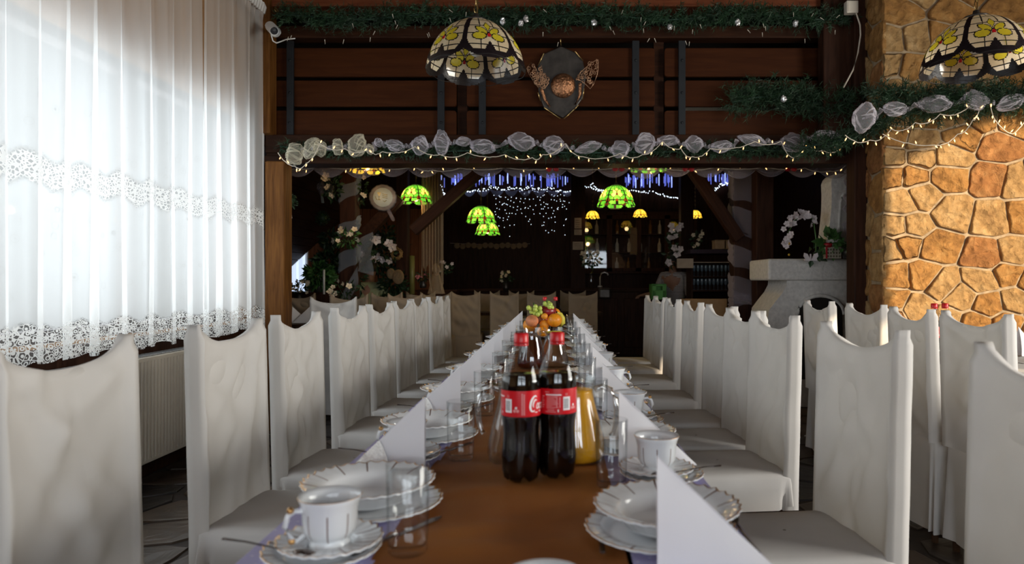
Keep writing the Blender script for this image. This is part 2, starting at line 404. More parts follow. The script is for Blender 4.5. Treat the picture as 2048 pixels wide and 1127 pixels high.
# right wall, out of the frame: tall windows where the sun comes in
rz0, rz1 = .75, 3.32; openings = [(-3.0, -1.7), (.1, 2.75), (2.95, 4.75)]
w_ = MB(); w_.box(4.6, 4.75, -3.6, 5.7, 0, rz0).box(4.6, 4.75, -3.6, 5.7, rz1, 4); e = -3.6
for a, b_ in openings: w_.box(4.6, 4.75, e, a, rz0, rz1); e = b_
w_.box(4.6, 4.75, -3.0, -1.7, 2.32, rz1)
w_.box(4.6, 4.75, e, 5.7, rz0, rz1); struct('wall_right', w_, M_plaster)
for i, (a, b_) in enumerate(openings):
    wf = struct('window_%d' % (i + 2), MB().box(4.62, 4.70, a, b_, rz0, rz0 + .05).box(4.62, 4.7, a, b_, rz1 - .05, rz1).box(4.62, 4.7, a, a + .05, rz0, rz1).box(4.62, 4.7, b_ - .05, b_, rz0, rz1), M_beam)
    struct('mullion', MB().box(4.64, 4.68, (a + b_) / 2 - .02, (a + b_) / 2 + .02, rz0, rz1).box(4.64, 4.68, a, b_, 1.60, 1.64) if i != 1 else MB().box(4.64, 4.68, a, b_, rz0 + .1, rz0 + .13), M_beam, wf)
# unseen slab added outside to keep the low sun off the rear windows
struct('sun_blocker', MB().box(-4, 4.3, -6.2, -5.4, -.3, 3.6), mat('blocker_green', (.05, .10, .03), .8))
# wall behind the camera with two windows
w_ = MB().box(-2.62, 4.75, -3.2, -3.05, 0, .9).box(-2.62, 4.75, -3.2, -3.05, 2.5, 4).box(-2.62, -1.5, -3.2, -3.05, .9, 2.5).box(.25, .55, -3.2, -3.05, .9, 2.5).box(2.3, 4.75, -3.2, -3.05, .9, 2.5)
struct('wall_back', w_, M_plaster)
for i, (a, b_) in enumerate(((-1.5, .25), (.55, 2.3))):
    wf = struct('window_%d' % (i + 5), MB().box(a, b_, -3.18, -3.1, .9, .96).box(a, b_, -3.18, -3.1, 2.44, 2.5).box(a, a + .05, -3.18, -3.1, .9, 2.5).box(b_ - .05, b_, -3.18, -3.1, .9, 2.5), M_beam)
    struct('mullion', MB().box((a + b_) / 2 - .04, (a + b_) / 2 + .04, -3.17, -3.11, .9, 2.5).box(a, b_, -3.17, -3.11, 1.9, 1.95), M_beam, wf)
struct('ceiling', MB().box(-6, 6.5, -3.6, 14, 3.85, 4), M_plank_dark)
# far room shell
struct('wall_far', MB().box(-6, 6.5, 13.2, 13.4, 0, 3.9), M_plank_dark)
struct('wall_far_right', MB().box(4.4, 4.55, 5.7, 13.2, 0, 3.9), M_plank_dark)
wfl = struct('wall_far_left', MB().box(-5.2, -5.05, 5.7, 13.2, 0, 3.9), M_plank_dark)
struct('wall_front_left', MB().box(-5.2, -2.46, 5.62, 5.72, 0, 3.9), M_plank_dark)
struct('wall_front_right', MB().box(2.62, 4.75, 5.45, 5.6, 0, 3.9), M_dark)
# sloping attic boards of the left side, one board each
sl = struct('ceiling_slope', MB().add([], []) or MB().box(-.03, .03, 7.72, 11, -2.8, 2.8), M_dark)
Psl = P(555, 580, 11); Pe = P(835, 322, 11); ang = math.atan2(Pe.z - Psl.z, Pe.x - Psl.x); ln = 4.4
sl.location = ((Psl.x + Pe.x) / 2 - .12, 0, (Psl.z + Pe.z) / 2 + .12); sl.rotation_euler = (0, -(ang - PI / 2), 0)
pm = MB().box(.032, .045, 7.72, 11, .006, .15).mesh('board', [wood('attic_board', (.026, .011, .007), (.055, .024, .014), (8, .8, 8))])
for k in range(34): o = obj('board', pm, None, sl); o.location = (0, 0, -2.65 + k * .155)
# the hewn post, door-side post and the opening's lintel
struct('trim_2', MB().box(-2.255, -2.10, 5.3, 5.46, 0, 2.1), M_post, bevel=.012)
struct('trim_3', MB().box(2.315, 2.42, 5.28, 5.43, 0, 3.9), M_plank_dark, bevel=.01)
struct('trim_4', MB().box(-2.31, 2.32, 5.44, 5.66, 2.19, 2.335).box(-2.31, 2.32, 5.42, 5.64, 2.10, 2.165).box(-2.31, 2.32, 5.46, 5.64, 2.16, 2.2), M_beam, bevel=.006)
struct('trim_5', MB().box(-2.40, 2.45, 5.40, 5.62, 3.34, 3.56), wood('red_beam', (.10, .025, .010), (.19, .06, .025), (.7, 8, 8)), bevel=.01)
struct('trim_6', MB().box(2.10, 2.36, 5.34, 5.46, 2.32, 3.9), M_plank_dark, bevel=.01)
struct('trim_7', MB().box(-2.33, -2.24, 5.36, 5.5, 2.33, 3.6), M_post, bevel=.01)
struct('gallery_floor', MB().box(-5, 4.4, 5.66, 6.15, 2.28, 2.33), M_plank_dark)
struct('gallery_back', MB().box(-5, 4.4, 6.08, 6.15, 2.33, 3.85), M_dark)

# stone wall: mortar core and every stone its own piece
sw = struct('wall_stone', MB().box(2.42, 4.6, 5.03, 5.44, 0, 3.9), M_mortar)
Z = [(790, 15), (950, 12), (1110, 8), (790, 108), (905, 110), (1095, 115), (1330, 130), (1475, 150), (1600, 130), (845, 255), (955, 222), (1115, 310), (1345, 340), (1500, 330), (1640, 330), (820, 395), (905, 390),
     (1035, 500), (765, 510), (868, 480), (1305, 560), (1455, 545), (1600, 560), (800, 670), (960, 665), (1062, 715), (1165, 780), (1285, 690), (1430, 650), (1560, 690), (790, 795), (930, 840), (1320, 820), (1470, 800), (1600, 830),
     (780, 900), (1080, 900), (1250, 930), (1420, 930), (1580, 980), (800, 1010), (960, 1020), (1150, 1050), (1330, 1060), (780, 1150), (980, 1180), (1200, 1190), (1400, 1180), (850, 1330), (1080, 1350), (1300, 1340), (800, 1480), (1000, 1500), (1220, 1490), (1440, 1420)]
sd_ = [P(1500 + zx / 2.748, 310 + zy / 2.748, 5.0) for zx, zy in Z]
sd_ += [P(1540 + zx / 3.315, zy / 3.315, 5.0) for zx, zy in [(880, 60), (1215, 60), (1010, -60), (1330, -70), (1560, 60), (800, 265), (985, 250), (1150, 240), (1390, 240), (1600, 260), (800, 420), (950, 440), (1180, 420), (1400, 440), (1650, 470), (840, 600), (1060, 610), (1290, 600), (1500, 640), (860, 760), (1010, 770), (1220, 760), (1420, 790), (1620, 800), (840, 900), (1000, 930), (1290, 900), (1520, 960)]]
for p in [(2.6, 3.5), (3.0, 3.55), (3.4, 3.5), (3.8, 3.6), (2.75, 3.75), (3.3, 3.8), (4.2, 3.5)]: sd_.append(Vector((p[0], 5, p[1])))
sd_ += [Vector((x, 5, z)) for z in (.4, .75, 1.1, 1.5, 1.9, 2.3, 2.7, 3.1) for x in (4.0 + (z * 7 % 3) * .05, 4.4)]
Mw = Matrix(((1, 0, 0, 0), (0, 0, -1, 5.03), (0, 1, 0, 0), (0, 0, 0, 1)))
for i, c in enumerate(cells([(p.x * .8, p.z) for p in sd_], (2.40 * .8, 4.6 * .8, .0, 3.9))):
    c = [(x / .8, z) for x, z in c]; mb = stone_mb(c, .010, .024, 40, .024, i * 3.1); mb.v = [tuple(Mw @ Vector(p)) for p in mb.v]
    obj('stone', mb, M_stone[(0, 1, 0, 1, 2)[R.randrange(5)]], sw)
sd2 = []
zz = .15
while zz < 3.9: sd2 += [(5.12 + R.uniform(-.03, .05), zz), (5.33 + R.uniform(-.04, .04), zz + .12)]; zz += R.uniform(.22, .34)
Mr = Matrix(((0, 0, -1, 2.42), (1, 0, 0, 0), (0, 1, 0, 0), (0, 0, 0, 1)))
for i, c in enumerate(cells(sd2, (5.0, 5.30, 0, 3.9))):
    mb = stone_mb(c, .010, .018, 14, .010, 400 + i); mb.v = [tuple(Mr @ Vector(p)) for p in mb.v]
    mb.f = [f[::-1] for f in mb.f]; obj('stone', mb, M_stone[R.randrange(3)], sw)

# ------------------------------------------------------------ balcony railing: boards, iron straps, posts
br = thing('balcony_railing', 'dark brown horizontal board railing of the gallery above the opening', 'railing', (0, 5.5, 2.34))
zb = [(0.0, .205), (.238, .448), (.48, .71)]
for (x0, x1) in ((-2.297, -.798), (-.713, .806), (.886, 2.297)):
    for (z0, z1) in zb:
        r_ = .022; poly = []
        for cx, cz, a0 in ((x1 - r_, z1 - r_, 0), (x0 + r_, z1 - r_, 90), (x0 + r_, z0 + r_, 180), (x1 - r_, z0 + r_, 270)):
            poly += [(cx + r_ * math.cos(rad(a0 + k * 30)), cz + r_ * math.sin(rad(a0 + k * 30))) for k in range(4)]
        dd = R.uniform(0, .006)
        obj('plank', MB().prism(poly, .035, 0, Matrix(((1, 0, 0, 0), (0, 0, 1, .02 - dd), (0, 1, 0, 0), (0, 0, 0, 1)))), M_rail, br, bevel=.003)
for px in (578, 881, 964, 1272, 1365, 1672):
    x = (px - X0) / F * 5.47
    st = obj('iron_strap', MB().box(x - .028, x + .028, -.012, .012, -.02, .76), M_iron, br, bevel=.003)
    for z in (.1, .34, .6): obj('bolt', MB().ball((x, -.014, z), .011, 0, 8, 5, (1, .5, 1)), M_iron, st)
for x in (-.755, .846): obj('post', MB().box(x - .04, x + .04, .07, .15, -.02, .85), M_beam, br)
obj('top_rail', MB().box(-2.3, 2.3, -.03, .1, .775, .875), M_beam, br, bevel=.008)
for i in range(3):
    wdt = (.46, .5, .7)[i]; x = (1.35, 1.86, 1.5)[i]
    if i < 2: tag(obj('panel_heater', MB().box(x - wdt / 2, x + wdt / 2, 5.86, 5.93, 2.33, 2.87), M_cream, bevel=.01), ('cream heater casing behind the gap between the upper railing boards, bracket end', 'cream heater casing behind the railing gap nearest the stone wall')[i], 'heater')
tag(obj('gallery_rod', MB().tube([(1.24, 5.75, 2.55), (1.75, 5.75, 2.56)], .009, 6).tube([(1.30, 5.76, 2.55), (1.30, 5.76, 2.33)], .008, 6).tube([(1.70, 5.76, 2.555), (1.70, 5.76, 2.33)], .008, 6), M_white), 'thin white rod seen through the lower gap of the railing boards', 'rod')

# ------------------------------------------------------------ net curtains at the window, rod, radiator
def curtain(y0, y1, seed, pl):
    ny = int((y1 - y0) * 150); zs = [.80 + 2.5 * (i / 44) for i in range(45)]; rows = []; uv = []
    ys = [y0 + (y1 - y0) * j / ny for j in range(ny + 1)]
    def dx(y, z):
        k = 1 - .55 * max(0, (z - 1.0) / 2.3)
        return (math.sin(y * pl + 1.2 * math.sin(y * 5 + seed)) * .032 + math.sin(y * pl * 2.3 + seed * 2 + z * .25) * .012 + .018 * ns((y * 3, z * .5, seed), 1)) * k + (.010 * math.sin(y * 130) if z > 3.2 else 0)
    for z in zs:
        rows.append([(-2.30 + dx(y, z), y + .018 * math.cos(y * pl) * (1 - .4 * max(0, z - 1)), z + (.012 * math.sin(y * 38) if z < .81 else 0)) for y in ys])
    m = MB().grid(rows); me = m.mesh('net_curtain', [M_curtain]); ul = me.uv_layers.new(name='uv')
    u = [0]
    for j in range(ny): u.append(u[-1] + (Vector(rows[5][j + 1]) - Vector(rows[5][j])).length)
    for lp in me.loops:
        vi = lp.vertex_index; ul.data[lp.index].uv = (u[vi % (ny + 1)] + seed, zs[vi // (ny + 1)])
    return me
for (a, b_, sdd, lb) in ((.75, 4.43, 3, 'wide panel of white net curtain with two lace bands, left of the slit'), (4.455, 5.45, 9, 'narrow panel of white net curtain with two lace bands beside the wooden post')):
    c_ = thing('net_curtain', lb, 'curtain', (0, 0, 0))
    obj('voile', curtain(a, b_, sdd, 30), [], c_)
    hd = MB(); y = a
    while y < b_ - .02: hd.tube([(-2.285, y + .012, 3.26), (-2.275, y + .014, 3.31), (-2.29, y + .016, 3.35)], [.013, .016, .010], 6); y += .04
    obj('heading_tape', hd, M_whitecloth, c_)
rod = thing('curtain_rod', 'brass curtain rod with looped end above the net curtain', 'curtain rod', (-2.29, 3, 3.40))
obj('rod', MB().tube([(0, -2.3, 0), (0, 2.5, 0)], .012, 8), M_brass, rod)
obj('finial', MB().tube([(0.02, 2.40, -.02), (.05, 2.46, -.07), (.07, 2.47, -.09), (.085, 2.44, -.085), (.06, 2.42, -.05)], .008, 6).ball((0, 2.5, 0), .02), M_brass, rod)
for y in (-2.1, 0, 2.2): obj('bracket', MB().box(-.17, .01, y - .012, y + .012, -.012, .012), M_brass, rod)
ra = thing('radiator', 'cream ribbed panel radiator under the curtained window', 'radiator', (-2.37, 3.4, .137))
rb = MB(); n = 87; rows = []
prof = [(-.0, .016), (.009, .016), (.013, 0), (.020, 0), (.024, .016)]
ln = [(-1.44 + k * .033 + a, d) for k in range(n) for a, d in prof]
for z in (.02, .575): rows.append([(.055 + d, y, z) for y, d in ln])
rb.grid(rows, 0, False, False, True); obj('ribbed_panel', rb, M_cream, ra)
obj('casing', MB().box(-.05, .05, -1.46, 1.46, 0, .598).box(.05, .07, -1.46, 1.46, 0, .022).box(.05, .07, -1.46, 1.46, .573, .598), M_cream, ra, bevel=.004)
g_ = MB()
for k in range(72): g_.box(-.04, .04, -1.43 + k * .04, -1.405 + k * .04, .599, .604)
obj('top_grille', g_, M_grey, ra)
obj('valve', MB().tube([(0, 1.47, .06), (0, 1.53, .06)], .014, 8).tube([(0, 1.53, .03), (0, 1.53, .12)], .018, 10), M_white, ra)

# ------------------------------------------------------------ slip-covered chairs
def back_mesh(seed, z0, cotton):
    w, th = .190, .025; ni, no, nsd, nz = 30, 20, 3, 36; cols = []; rc = random.Random(int(seed * 10)); cre = []
    for _ in range(7):      # drawn folds running down from the top corners
        s_ = rc.choice((-1, 1)); cre.append((s_ * w * rc.uniform(.5, .95), rc.uniform(.75, .95), -s_ * rc.uniform(.08, .35), rc.uniform(-.8, -.3), rc.uniform(.006, .014) * rc.choice((1, 1, -1)), rc.uniform(.018, .042)))
    for i in range(ni + 1): cols.append((th, -w + 2 * w * i / ni))
    for i in range(1, nsd): cols.append((th - 2 * th * i / nsd, w))
    for i in range(no + 1): cols.append((-th, w - 2 * w * i / no))
    for i in range(1, nsd): cols.append((-th + 2 * th * i / nsd, -w))
    N = len(cols); rows = []
    def top(y):
        q = abs(y) / w; return .992 + .044 * q ** 3.0 - .012 * math.cos(q * 1.5) + .004 * ns((y * 9, seed, 0), 1) + .007 * math.exp(-((q - .96) / .05)**2)
    for k in range(nz + 1):
        t = k / nz; row = []
        for x, y in cols:
            z = z0 + (top(y) - z0) * t; zz = (z - z0) / (1.02 - z0); s_ = 1 if x > 0 else -1; q = abs(y) / w
            inner = max(0, 1 - q ** 6); f = 0
            if abs(x) > .02:
                f = .026 * ns((y * 3.2 + zz * 2.2 * math.copysign(1, ns((seed, 1, 2), 3.1)), zz * 2.6, seed * 7.3), 1.9) * inner + .012 * math.sin((y * 1.1 + zz * .34 * math.copysign(1, y)) * 40 + seed) * inner * max(0, ns((y * 4, zz * 3, seed + 9), 1.1) + .15)
                for cy_, cz_, dy_, dz_, am_, wd_ in cre:
                    L2 = dy_ * dy_ + dz_ * dz_; tt = max(0, min(1, ((y - cy_) * dy_ + (zz - cz_) * dz_) / L2)); dd_ = math.hypot(y - cy_ - dy_ * tt, (zz - cz_ - dz_ * tt)); f += am_ * math.exp(-(dd_ / wd_) ** 2) * (1 - .6 * tt) * inner
                f -= .014 * inner * math.exp(-((zz - .80) / .2)**2) - .005 * math.exp(-((q - .93) / .03)**2) + .006 * inner
                f *= s_
                if q > .985: f += s_ * .004
            lean = -.012 * max(0, zz - .15) + .006 * (1 - t)
            row.append((x * (.62 if t > .97 and abs(x) > .02 else 1) + f + lean, y * (1 + .012 * ns((zz * 5, seed, y), 1.3)), z))
        rows.append(row)
    m = MB().grid(rows, 0, True, True); o = nz * N
    outer = list(range(ni + nsd, ni + nsd + no + 1))
    for i in range(no):      # saddle-shaped top between the inner and the outer face
        a0 = round(i * ni / no); a1 = round((i + 1) * ni / no)
        f = list(range(o + a0, o + a1 + 1)) + [o + ni + nsd + (no - i - 1), o + ni + nsd + (no - i)]
        m.f.append(f); m.m.append(0); m.s.append(True)
    m.f.append([o + j for j in range(ni, ni + nsd + 1)]); m.m.append(0); m.s.append(True)
    m.f.append([o + j for j in range(ni + nsd + no, N)] + [o]); m.m.append(0); m.s.append(True)
    return m.mesh('backrest', [cotton])
def seat_mesh(seed, z1, cotton, flare=.0):
    n = 64; rows = []; cx, hx, hy = .215, .225, .198
    def pt(k, s, pw=.16):
        a = 2 * PI * k / n; c, q = math.cos(a), math.sin(a)
        return cx + hx * s * math.copysign(abs(c) ** pw, c), hy * s * math.copysign(abs(q) ** pw, q)
    for s, z in ((.02, .475), (.35, .474), (.62, .472), (.85, .468), (.95, .462), (1.0, .447)):
        rows.append([(*pt(k, s, .16 if s > .8 else .4), z + .006 * ns((*pt(k, s), seed), 6)) for k in range(n)])
    m_ = 3 if z1 > .3 else 9
    for i in range(1, m_ + 1):
        t = i / m_; z = .447 + (z1 - .447) * t
        row = []
        for k in range(n):
            x, y = pt(k, 1.0 + flare * t); wv = .011 * t * math.sin(k * 1.18 + seed) * (1 if z1 > .3 else 1.7) + .006 * t * math.sin(k * .53 + 2 * seed)
            d = Vector((x - cx, y, 0)).normalized(); row.append((x + d.x * wv, y + d.y * wv, z + .008 * t * math.sin(k * .31 + seed)))
        rows.append(row)
    return MB().grid(rows, 0, True, True, True).mesh('seat', [cotton])
leg_me = MB().tube([(0, 0, 0), (0, 0, .2), (0, 0, .44)], [.014, .019, .02], 8).mesh('leg', [M_legs])
kits = {}
def chair(px_loc, rz, label, group, kind='short', k=0):
    key = (kind, k)
    if key not in kits:
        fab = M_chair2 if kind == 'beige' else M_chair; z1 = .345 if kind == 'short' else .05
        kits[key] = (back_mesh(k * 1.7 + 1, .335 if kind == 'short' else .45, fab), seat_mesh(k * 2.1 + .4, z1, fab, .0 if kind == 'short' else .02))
    c = thing('covered_chair', label, 'chair', (px_loc[0], px_loc[1], 0), rz, group)
    obj('backrest', kits[key][0], [], c); obj('seat', kits[key][1], [], c)
    for x, y in ((.02, .16), (.02, -.16), (.40, .16), (.40, -.16)): obj('leg', leg_me, [], c, loc=(x, y, 0))
    return c
Lch = [(1.42, -1.0, -.99), (2.11, -.995, -.98), (2.675, -.995, -.98), (3.35, -1.0, -.975), (3.92, -.995, -.972), (4.5, -.995, -.975), (5.03, -.995, -.978), (5.63, -.99, -.955), (6.12, -.99, -.975)]
for i, (yc, xn, xf) in enumerate(Lch):
    rz = math.atan2(-(xf - xn), .38)
    chair(((xn + xf) / 2 - .012, yc), rz, 'white slip-covered chair on the curtain side of the long table, %s from the camera' % ORD[i], 'chairs on the window side', 'short', i % 4)
Rch = [(1.19, .85, .83), (1.915, .845, .80), (2.656, .832, .80), (3.08, .84, .80), (3.56, .85, .81), (4.24, .83, .82), (4.97, .83, .82), (5.60, .835, .82), (6.13, .84, .82)]
for i, (yc, xn, xf) in enumerate(Rch):
    rz = PI + math.atan2(xn - xf, .38)
    chair(((xn + xf) / 2 + .026, yc), rz, 'white slip-covered chair on the stone-wall side of the long table, %s from the camera' % ORD[i], 'chairs on the stone wall side', 'short', (i + 1) % 4)
for i, (yc, x) in enumerate([(2.78, 1.72), (3.2, 1.68), (3.8, 1.74), (4.42, 1.72)]):
    chair((x, yc), rad((4, -3, 3, 2)[i]), 'long-skirted white chair seen from behind at the sunlit second table, %s from the camera' % ORD[i], 'chairs at the second table', 'long', i)
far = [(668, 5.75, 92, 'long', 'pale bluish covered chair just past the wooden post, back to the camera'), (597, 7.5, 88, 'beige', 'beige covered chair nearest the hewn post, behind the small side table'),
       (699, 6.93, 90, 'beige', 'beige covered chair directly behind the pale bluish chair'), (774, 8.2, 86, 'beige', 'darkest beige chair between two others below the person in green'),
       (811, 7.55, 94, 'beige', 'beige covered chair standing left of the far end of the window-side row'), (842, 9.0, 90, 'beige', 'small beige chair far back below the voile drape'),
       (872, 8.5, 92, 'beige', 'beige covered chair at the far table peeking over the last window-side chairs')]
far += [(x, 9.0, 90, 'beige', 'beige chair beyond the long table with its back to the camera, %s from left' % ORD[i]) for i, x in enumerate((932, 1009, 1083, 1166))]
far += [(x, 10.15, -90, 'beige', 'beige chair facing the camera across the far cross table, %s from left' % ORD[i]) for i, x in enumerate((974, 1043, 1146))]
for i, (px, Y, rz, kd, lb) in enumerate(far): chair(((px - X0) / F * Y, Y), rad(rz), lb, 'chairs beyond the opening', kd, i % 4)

# ------------------------------------------------------------ long table, runners
tb = thing('long_table', 'long banquet table running from the camera towards the opening', 'table', (-.078, 3.35, 0))
obj('tabletop', MB().box(-.393, .393, -2.85, 2.8, .705, .744), M_legs, tb, bevel=.004)
for x in (-.33, .33):
    for y in (-2.7, -.9, .9, 2.65): obj('leg', MB().box(x - .03, x + .03, y - .03, y + .03, 0, .705), M_legs, tb)
def cloth_strip(x0, x1, y0, y1, z, nx, ny, amp, seed):
    rows = [[(x0 + (x1 - x0) * i / nx + .006 * ns((0, y0 + (y1 - y0) * j / ny, seed), 2), y0 + (y1 - y0) * j / ny, z + amp * (max(0, ns((i / nx * (x1 - x0), (y1 - y0) * j / ny, seed), 4.5)) * .7 + max(0, 1 - abs(ns((i / nx * (x1 - x0) * .6, (y1 - y0) * j / ny, seed + 3), 5)) * 9) * .8)) for i in range(nx + 1)] for j in range(ny + 1)]
    return MB().grid(rows, 0, True)
tag(obj('table_runner', cloth_strip(-.275, .115, .5, 6.15, .7455, 24, 240, .0045, 2), M_satin), 'shiny brown satin runner down the middle of the long table', 'table runner')
tag(obj('paper_runner', cloth_strip(-.471, -.268, .5, 6.15, .7455, 6, 120, .0008, 5), M_lilac), 'lilac dotted paper strip under the window-side plates', 'table runner', None)
tag(obj('paper_runner', cloth_strip(.108, .315, .5, 6.15, .7455, 6, 120, .0008, 8), M_lilac), 'lilac dotted paper strip under the stone-wall-side plates', 'table runner')
TZ = .7475

# ------------------------------------------------------------ china, glass, napkins
def angles(nlines, base, wdt):
    a = [2 * PI * i / base for i in range(base)]; L = []
    for i in range(nlines):
        c = 2 * PI * (i + .5) / nlines; a = [q for q in a if abs(q - c) > wdt * 1.2]; L.append((c - wdt / 2, c + wdt / 2)); a += [c - wdt / 2, c + wdt / 2]
    return sorted(a), L
def dish(prof, scal, nl, lw, rim0, base=96, depth=.02, name='plate'):
    ang, L = angles(nl, base, lw); n = len(ang); m = MB(); rows = []
    for i, (r, z) in enumerate(prof):
        k = max(0, min(1, (r - rim0) / (prof[-3][0] - rim0))) if prof[-3][0] > rim0 else 0
        rows.append([(r * (1 + depth * k * math.cos(scal * a)) * math.cos(a), r * (1 + depth * k * math.cos(scal * a)) * math.sin(a), z + .0016 * k * math.cos(scal * a)) for a in ang])
    m.grid(rows, 0, True, True)
    for i in range(len(prof) - 1):
        for j in range(n):
            k = i * n + j
            if i == len(prof) - 3: m.m[k] = 1
            a0, a1 = ang[j], ang[(j + 1) % n]
            if any(abs(a0 - l0) < 1e-6 for l0, l1 in L) and prof[i][0] >= rim0 * 1.02 and i < len(prof) - 3 and prof[i][0] < prof[-1][0]: m.m[k] = 2
    return m.mesh(name, [M_porc, M_gold, M_goldline])
def plate_prof(r, d, well):
    return [(.001, .004), (well * .9, .004), (well, .005), (well * 1.1, d * .6), (well * 1.16, d * .75), (r * .80, d * .86), (r * .9, d * .95), (r * .97, d), (r, d * 1.01), (r * .996, d - .003)][:10] 
def underside(p, r, d, well): return [(.001, .0)] + p
def full(r, d, well):
    bot = [(.001, .002), (well * .75, .002), (well * .78, 0), (well * .85, 0), (well * .95, .003), (r * .8, d * .70), (r * .985, d - .0035)]
    return bot, plate_prof(r, d, well)
def make_dish(r, d, well, scal, nl, name):
    bot, top = full(r, d, well)
    m = dish(bot[::1] + [(r, d * 1.01)] if False else top, scal, nl, .0035 / r, well * 1.12, name=name)
    b2 = MB()
    b2.lathe([(q * (1 if q < r * .9 else 1.0), z) for q, z in bot], 96, rf=lambda i, a: ((1 + .02 * math.cos(scal * a) * (1 if i >= 6 else .4 if i == 5 else 0)), .0016 * math.cos(scal * a) if i >= 6 else 0))
    u = b2.mesh(name + '_u', [M_porc]); bm_ = bmesh.new(); bm_.from_mesh(m); nv = len(bm_.verts)
    bm_.from_mesh(u); bm_.to_mesh(m); bm_.free(); m.polygons.foreach_set('use_smooth', [True] * len(m.polygons)); return m
flat_me = make_dish(.122, .016, .083, 32, 12, 'dinner_plate'); deep_me = make_dish(.119, .040, .072, 32, 12, 'soup_plate')
dess_me = make_dish(.087, .014, .058, 28, 10, 'dessert_plate'); sauc_me = make_dish(.078, .019, .034, 24, 8, 'saucer')
# cup
cb = MB(); cp = [(.001, .006), (.024, .005), (.029, 0), (.031, .002), (.029, .008), (.024, .012), (.033, .018), (.0385, .028), (.0400, .042), (.0405, .056), (.043, .068), (.0475, .0775), (.0470, .0785), (.0415, .068), (.039, .056), (.0385, .042), (.036, .026), (.024, .017), (.001, .016)]
angs, LL = angles(8, 48, .05); rows = [[(r * (1 + (.012 * math.cos(24 * a) if .02 < z < .07 else 0)) * math.cos(a), r * (1 + (.012 * math.cos(24 * a) if .02 < z < .07 else 0)) * math.sin(a), z) for a in angs] for r, z in cp]
cb.grid(rows, 0, True, True); n = len(angs)
for i in range(len(cp) - 1):
    for j in range(n):
        if i in (11,): cb.m[i * n + j] = 1
        if any(abs(angs[j] - l0) < 1e-6 for l0, l1 in LL) and 5 <= i <= 8: cb.m[i * n + j] = 2
cup_me = cb.mesh('cup_body', [M_porc, M_gold, M_goldline])
hb = MB().tube([(.038, 0, .024), (.050, 0, .017), (.060, 0, .026), (.066, 0, .042), (.062, 0, .057), (.052, 0, .062), (.040, 0, .060)], [.0035, .0035, .004, .0042, .004, .0035, .0038], 8).ball((.058, 0, .064), .0055, 1, 8, 6).ball((.056, 0, .019), .0055, 1, 8, 6)
hand_me = hb.mesh('handle', [M_porc, M_gold])
glass_me = MB().lathe([(.001, 0), (.027, 0), (.0295, .003), (.031, .03), (.033, .135), (.0320, .136), (.0298, .03), (.028, .012), (.001, .010)], 32).mesh('tumbler', [M_glass])
def napkin_mesh(sx):
    # folded paper triangle standing on edge: apex towards the middle of the table, long slope falling outwards
    A = Vector((0, 0, .166)); O = Vector((sx * .175, 0, .0)); N_ = Vector((-.004 * sx, -.024, 0)); F_ = Vector((.006 * sx, .030, 0)); m = MB()
    for q, s in ((N_, 1), (F_, -1)):
        rows = []
        for i in range(9):
            t = i / 8; p0 = A.lerp(O, t); p1 = q.lerp(O + Vector((0, (-.012 if s > 0 else .012), 0)), t); row = []
            for j in range(9):
                u = j / 8; p = p0.lerp(p1, u); p.y += .007 * math.sin(u * PI) * (-s) * (1 - t) + .002 * ns((t * 3, u * 3, s * 5), 2); row.append(tuple(p))
            rows.append(row)
        m.grid(rows, 0, True)
        m.grid([[(x, y + .0016 * s, z) for x, y, z in r] for r in rows], 0, True, False, True)
    return m.mesh('napkin', [M_napkin])
def lace_mesh(sx):      # silver lace band wrapped round the outer part of the fold
    m = MB(); O = Vector((sx * .175, 0, 0)); A = Vector((0, 0, .166)); hyp = (A - O); al = math.atan2(hyp.z, abs(hyp.x)); rows = []
    for i in range(13):
        r = .035 + .07 * i / 12; row = []
        for j in range(17):
            a = al * j / 16; x = O.x - sx * r * math.cos(a) ; z = r * math.sin(a); t = 1 - min(1, abs(x) / .175); zt = .166 * t
            yb = -.012 - .018 * t; y = yb * (1 - min(1, z / max(zt, .004))) - .003 - .0018 * abs(math.sin(i * 1.9) * math.sin(j * 1.7)) - .006 * t * math.sin(min(1, z / max(zt, .004)) * PI)
            row.append((x, y, z + .001))
        rows.append(row)
    m.grid(rows, 0, True)
    m.grid([[(x, -y * 1.1, z) for x, y, z in r] for r in rows[::-1]], 0, True)
    return m.mesh('lace_band', [M_lace])
nap_me = {-1: napkin_mesh(-1), 1: napkin_mesh(1)}; lace_me = lace_mesh(-1)
spoon_me = MB().tube([(0, 0, .002), (.03, 0, .004), (.08, .0, .007), (.118, 0, .006)], [.0020, .0017, .0022, .0030], 8, flat=.5).ball((-.016, 0, .004), .018, 0, 12, 6, (1, .62, .22)).mesh('teaspoon', [M_steel])
kb = MB().tube([(.0, 0, .003), (.09, 0, .004), (.10, 0, .003)], [.0045, .004, .003], 8, flat=.6)
kb.prism([(.10, -.004), (.19, -.007), (.205, -.002), (.19, .006), (.10, .004)], .0016)
knife_me = kb.mesh('knife', [M_steel])
fb = MB().tube([(0, 0, .003), (.09, 0, .005), (.125, 0, .005)], [.0045, .0025, .003], 8, flat=.5).prism([(.12, -.004), (.14, -.011), (.155, -.011), (.155, .011), (.14, .011), (.12, .004)], .0018, 0, Matrix.Translation((0, 0, .004)))
for k in range(4): fb.box(.154, .195, -.0105 + k * .0062, -.0082 + k * .0062, .004, .0058)
fork_me = fb.mesh('fork', [M_steel])
def single(name, me, loc, rz, label, cat, group):
    o = obj(name, me, [], loc=loc); o.rotation_euler = (0, 0, rz); return tag(o, label, cat, group)
side = {-1: 'window side', 1: 'stone-wall side'}
cup_root = None
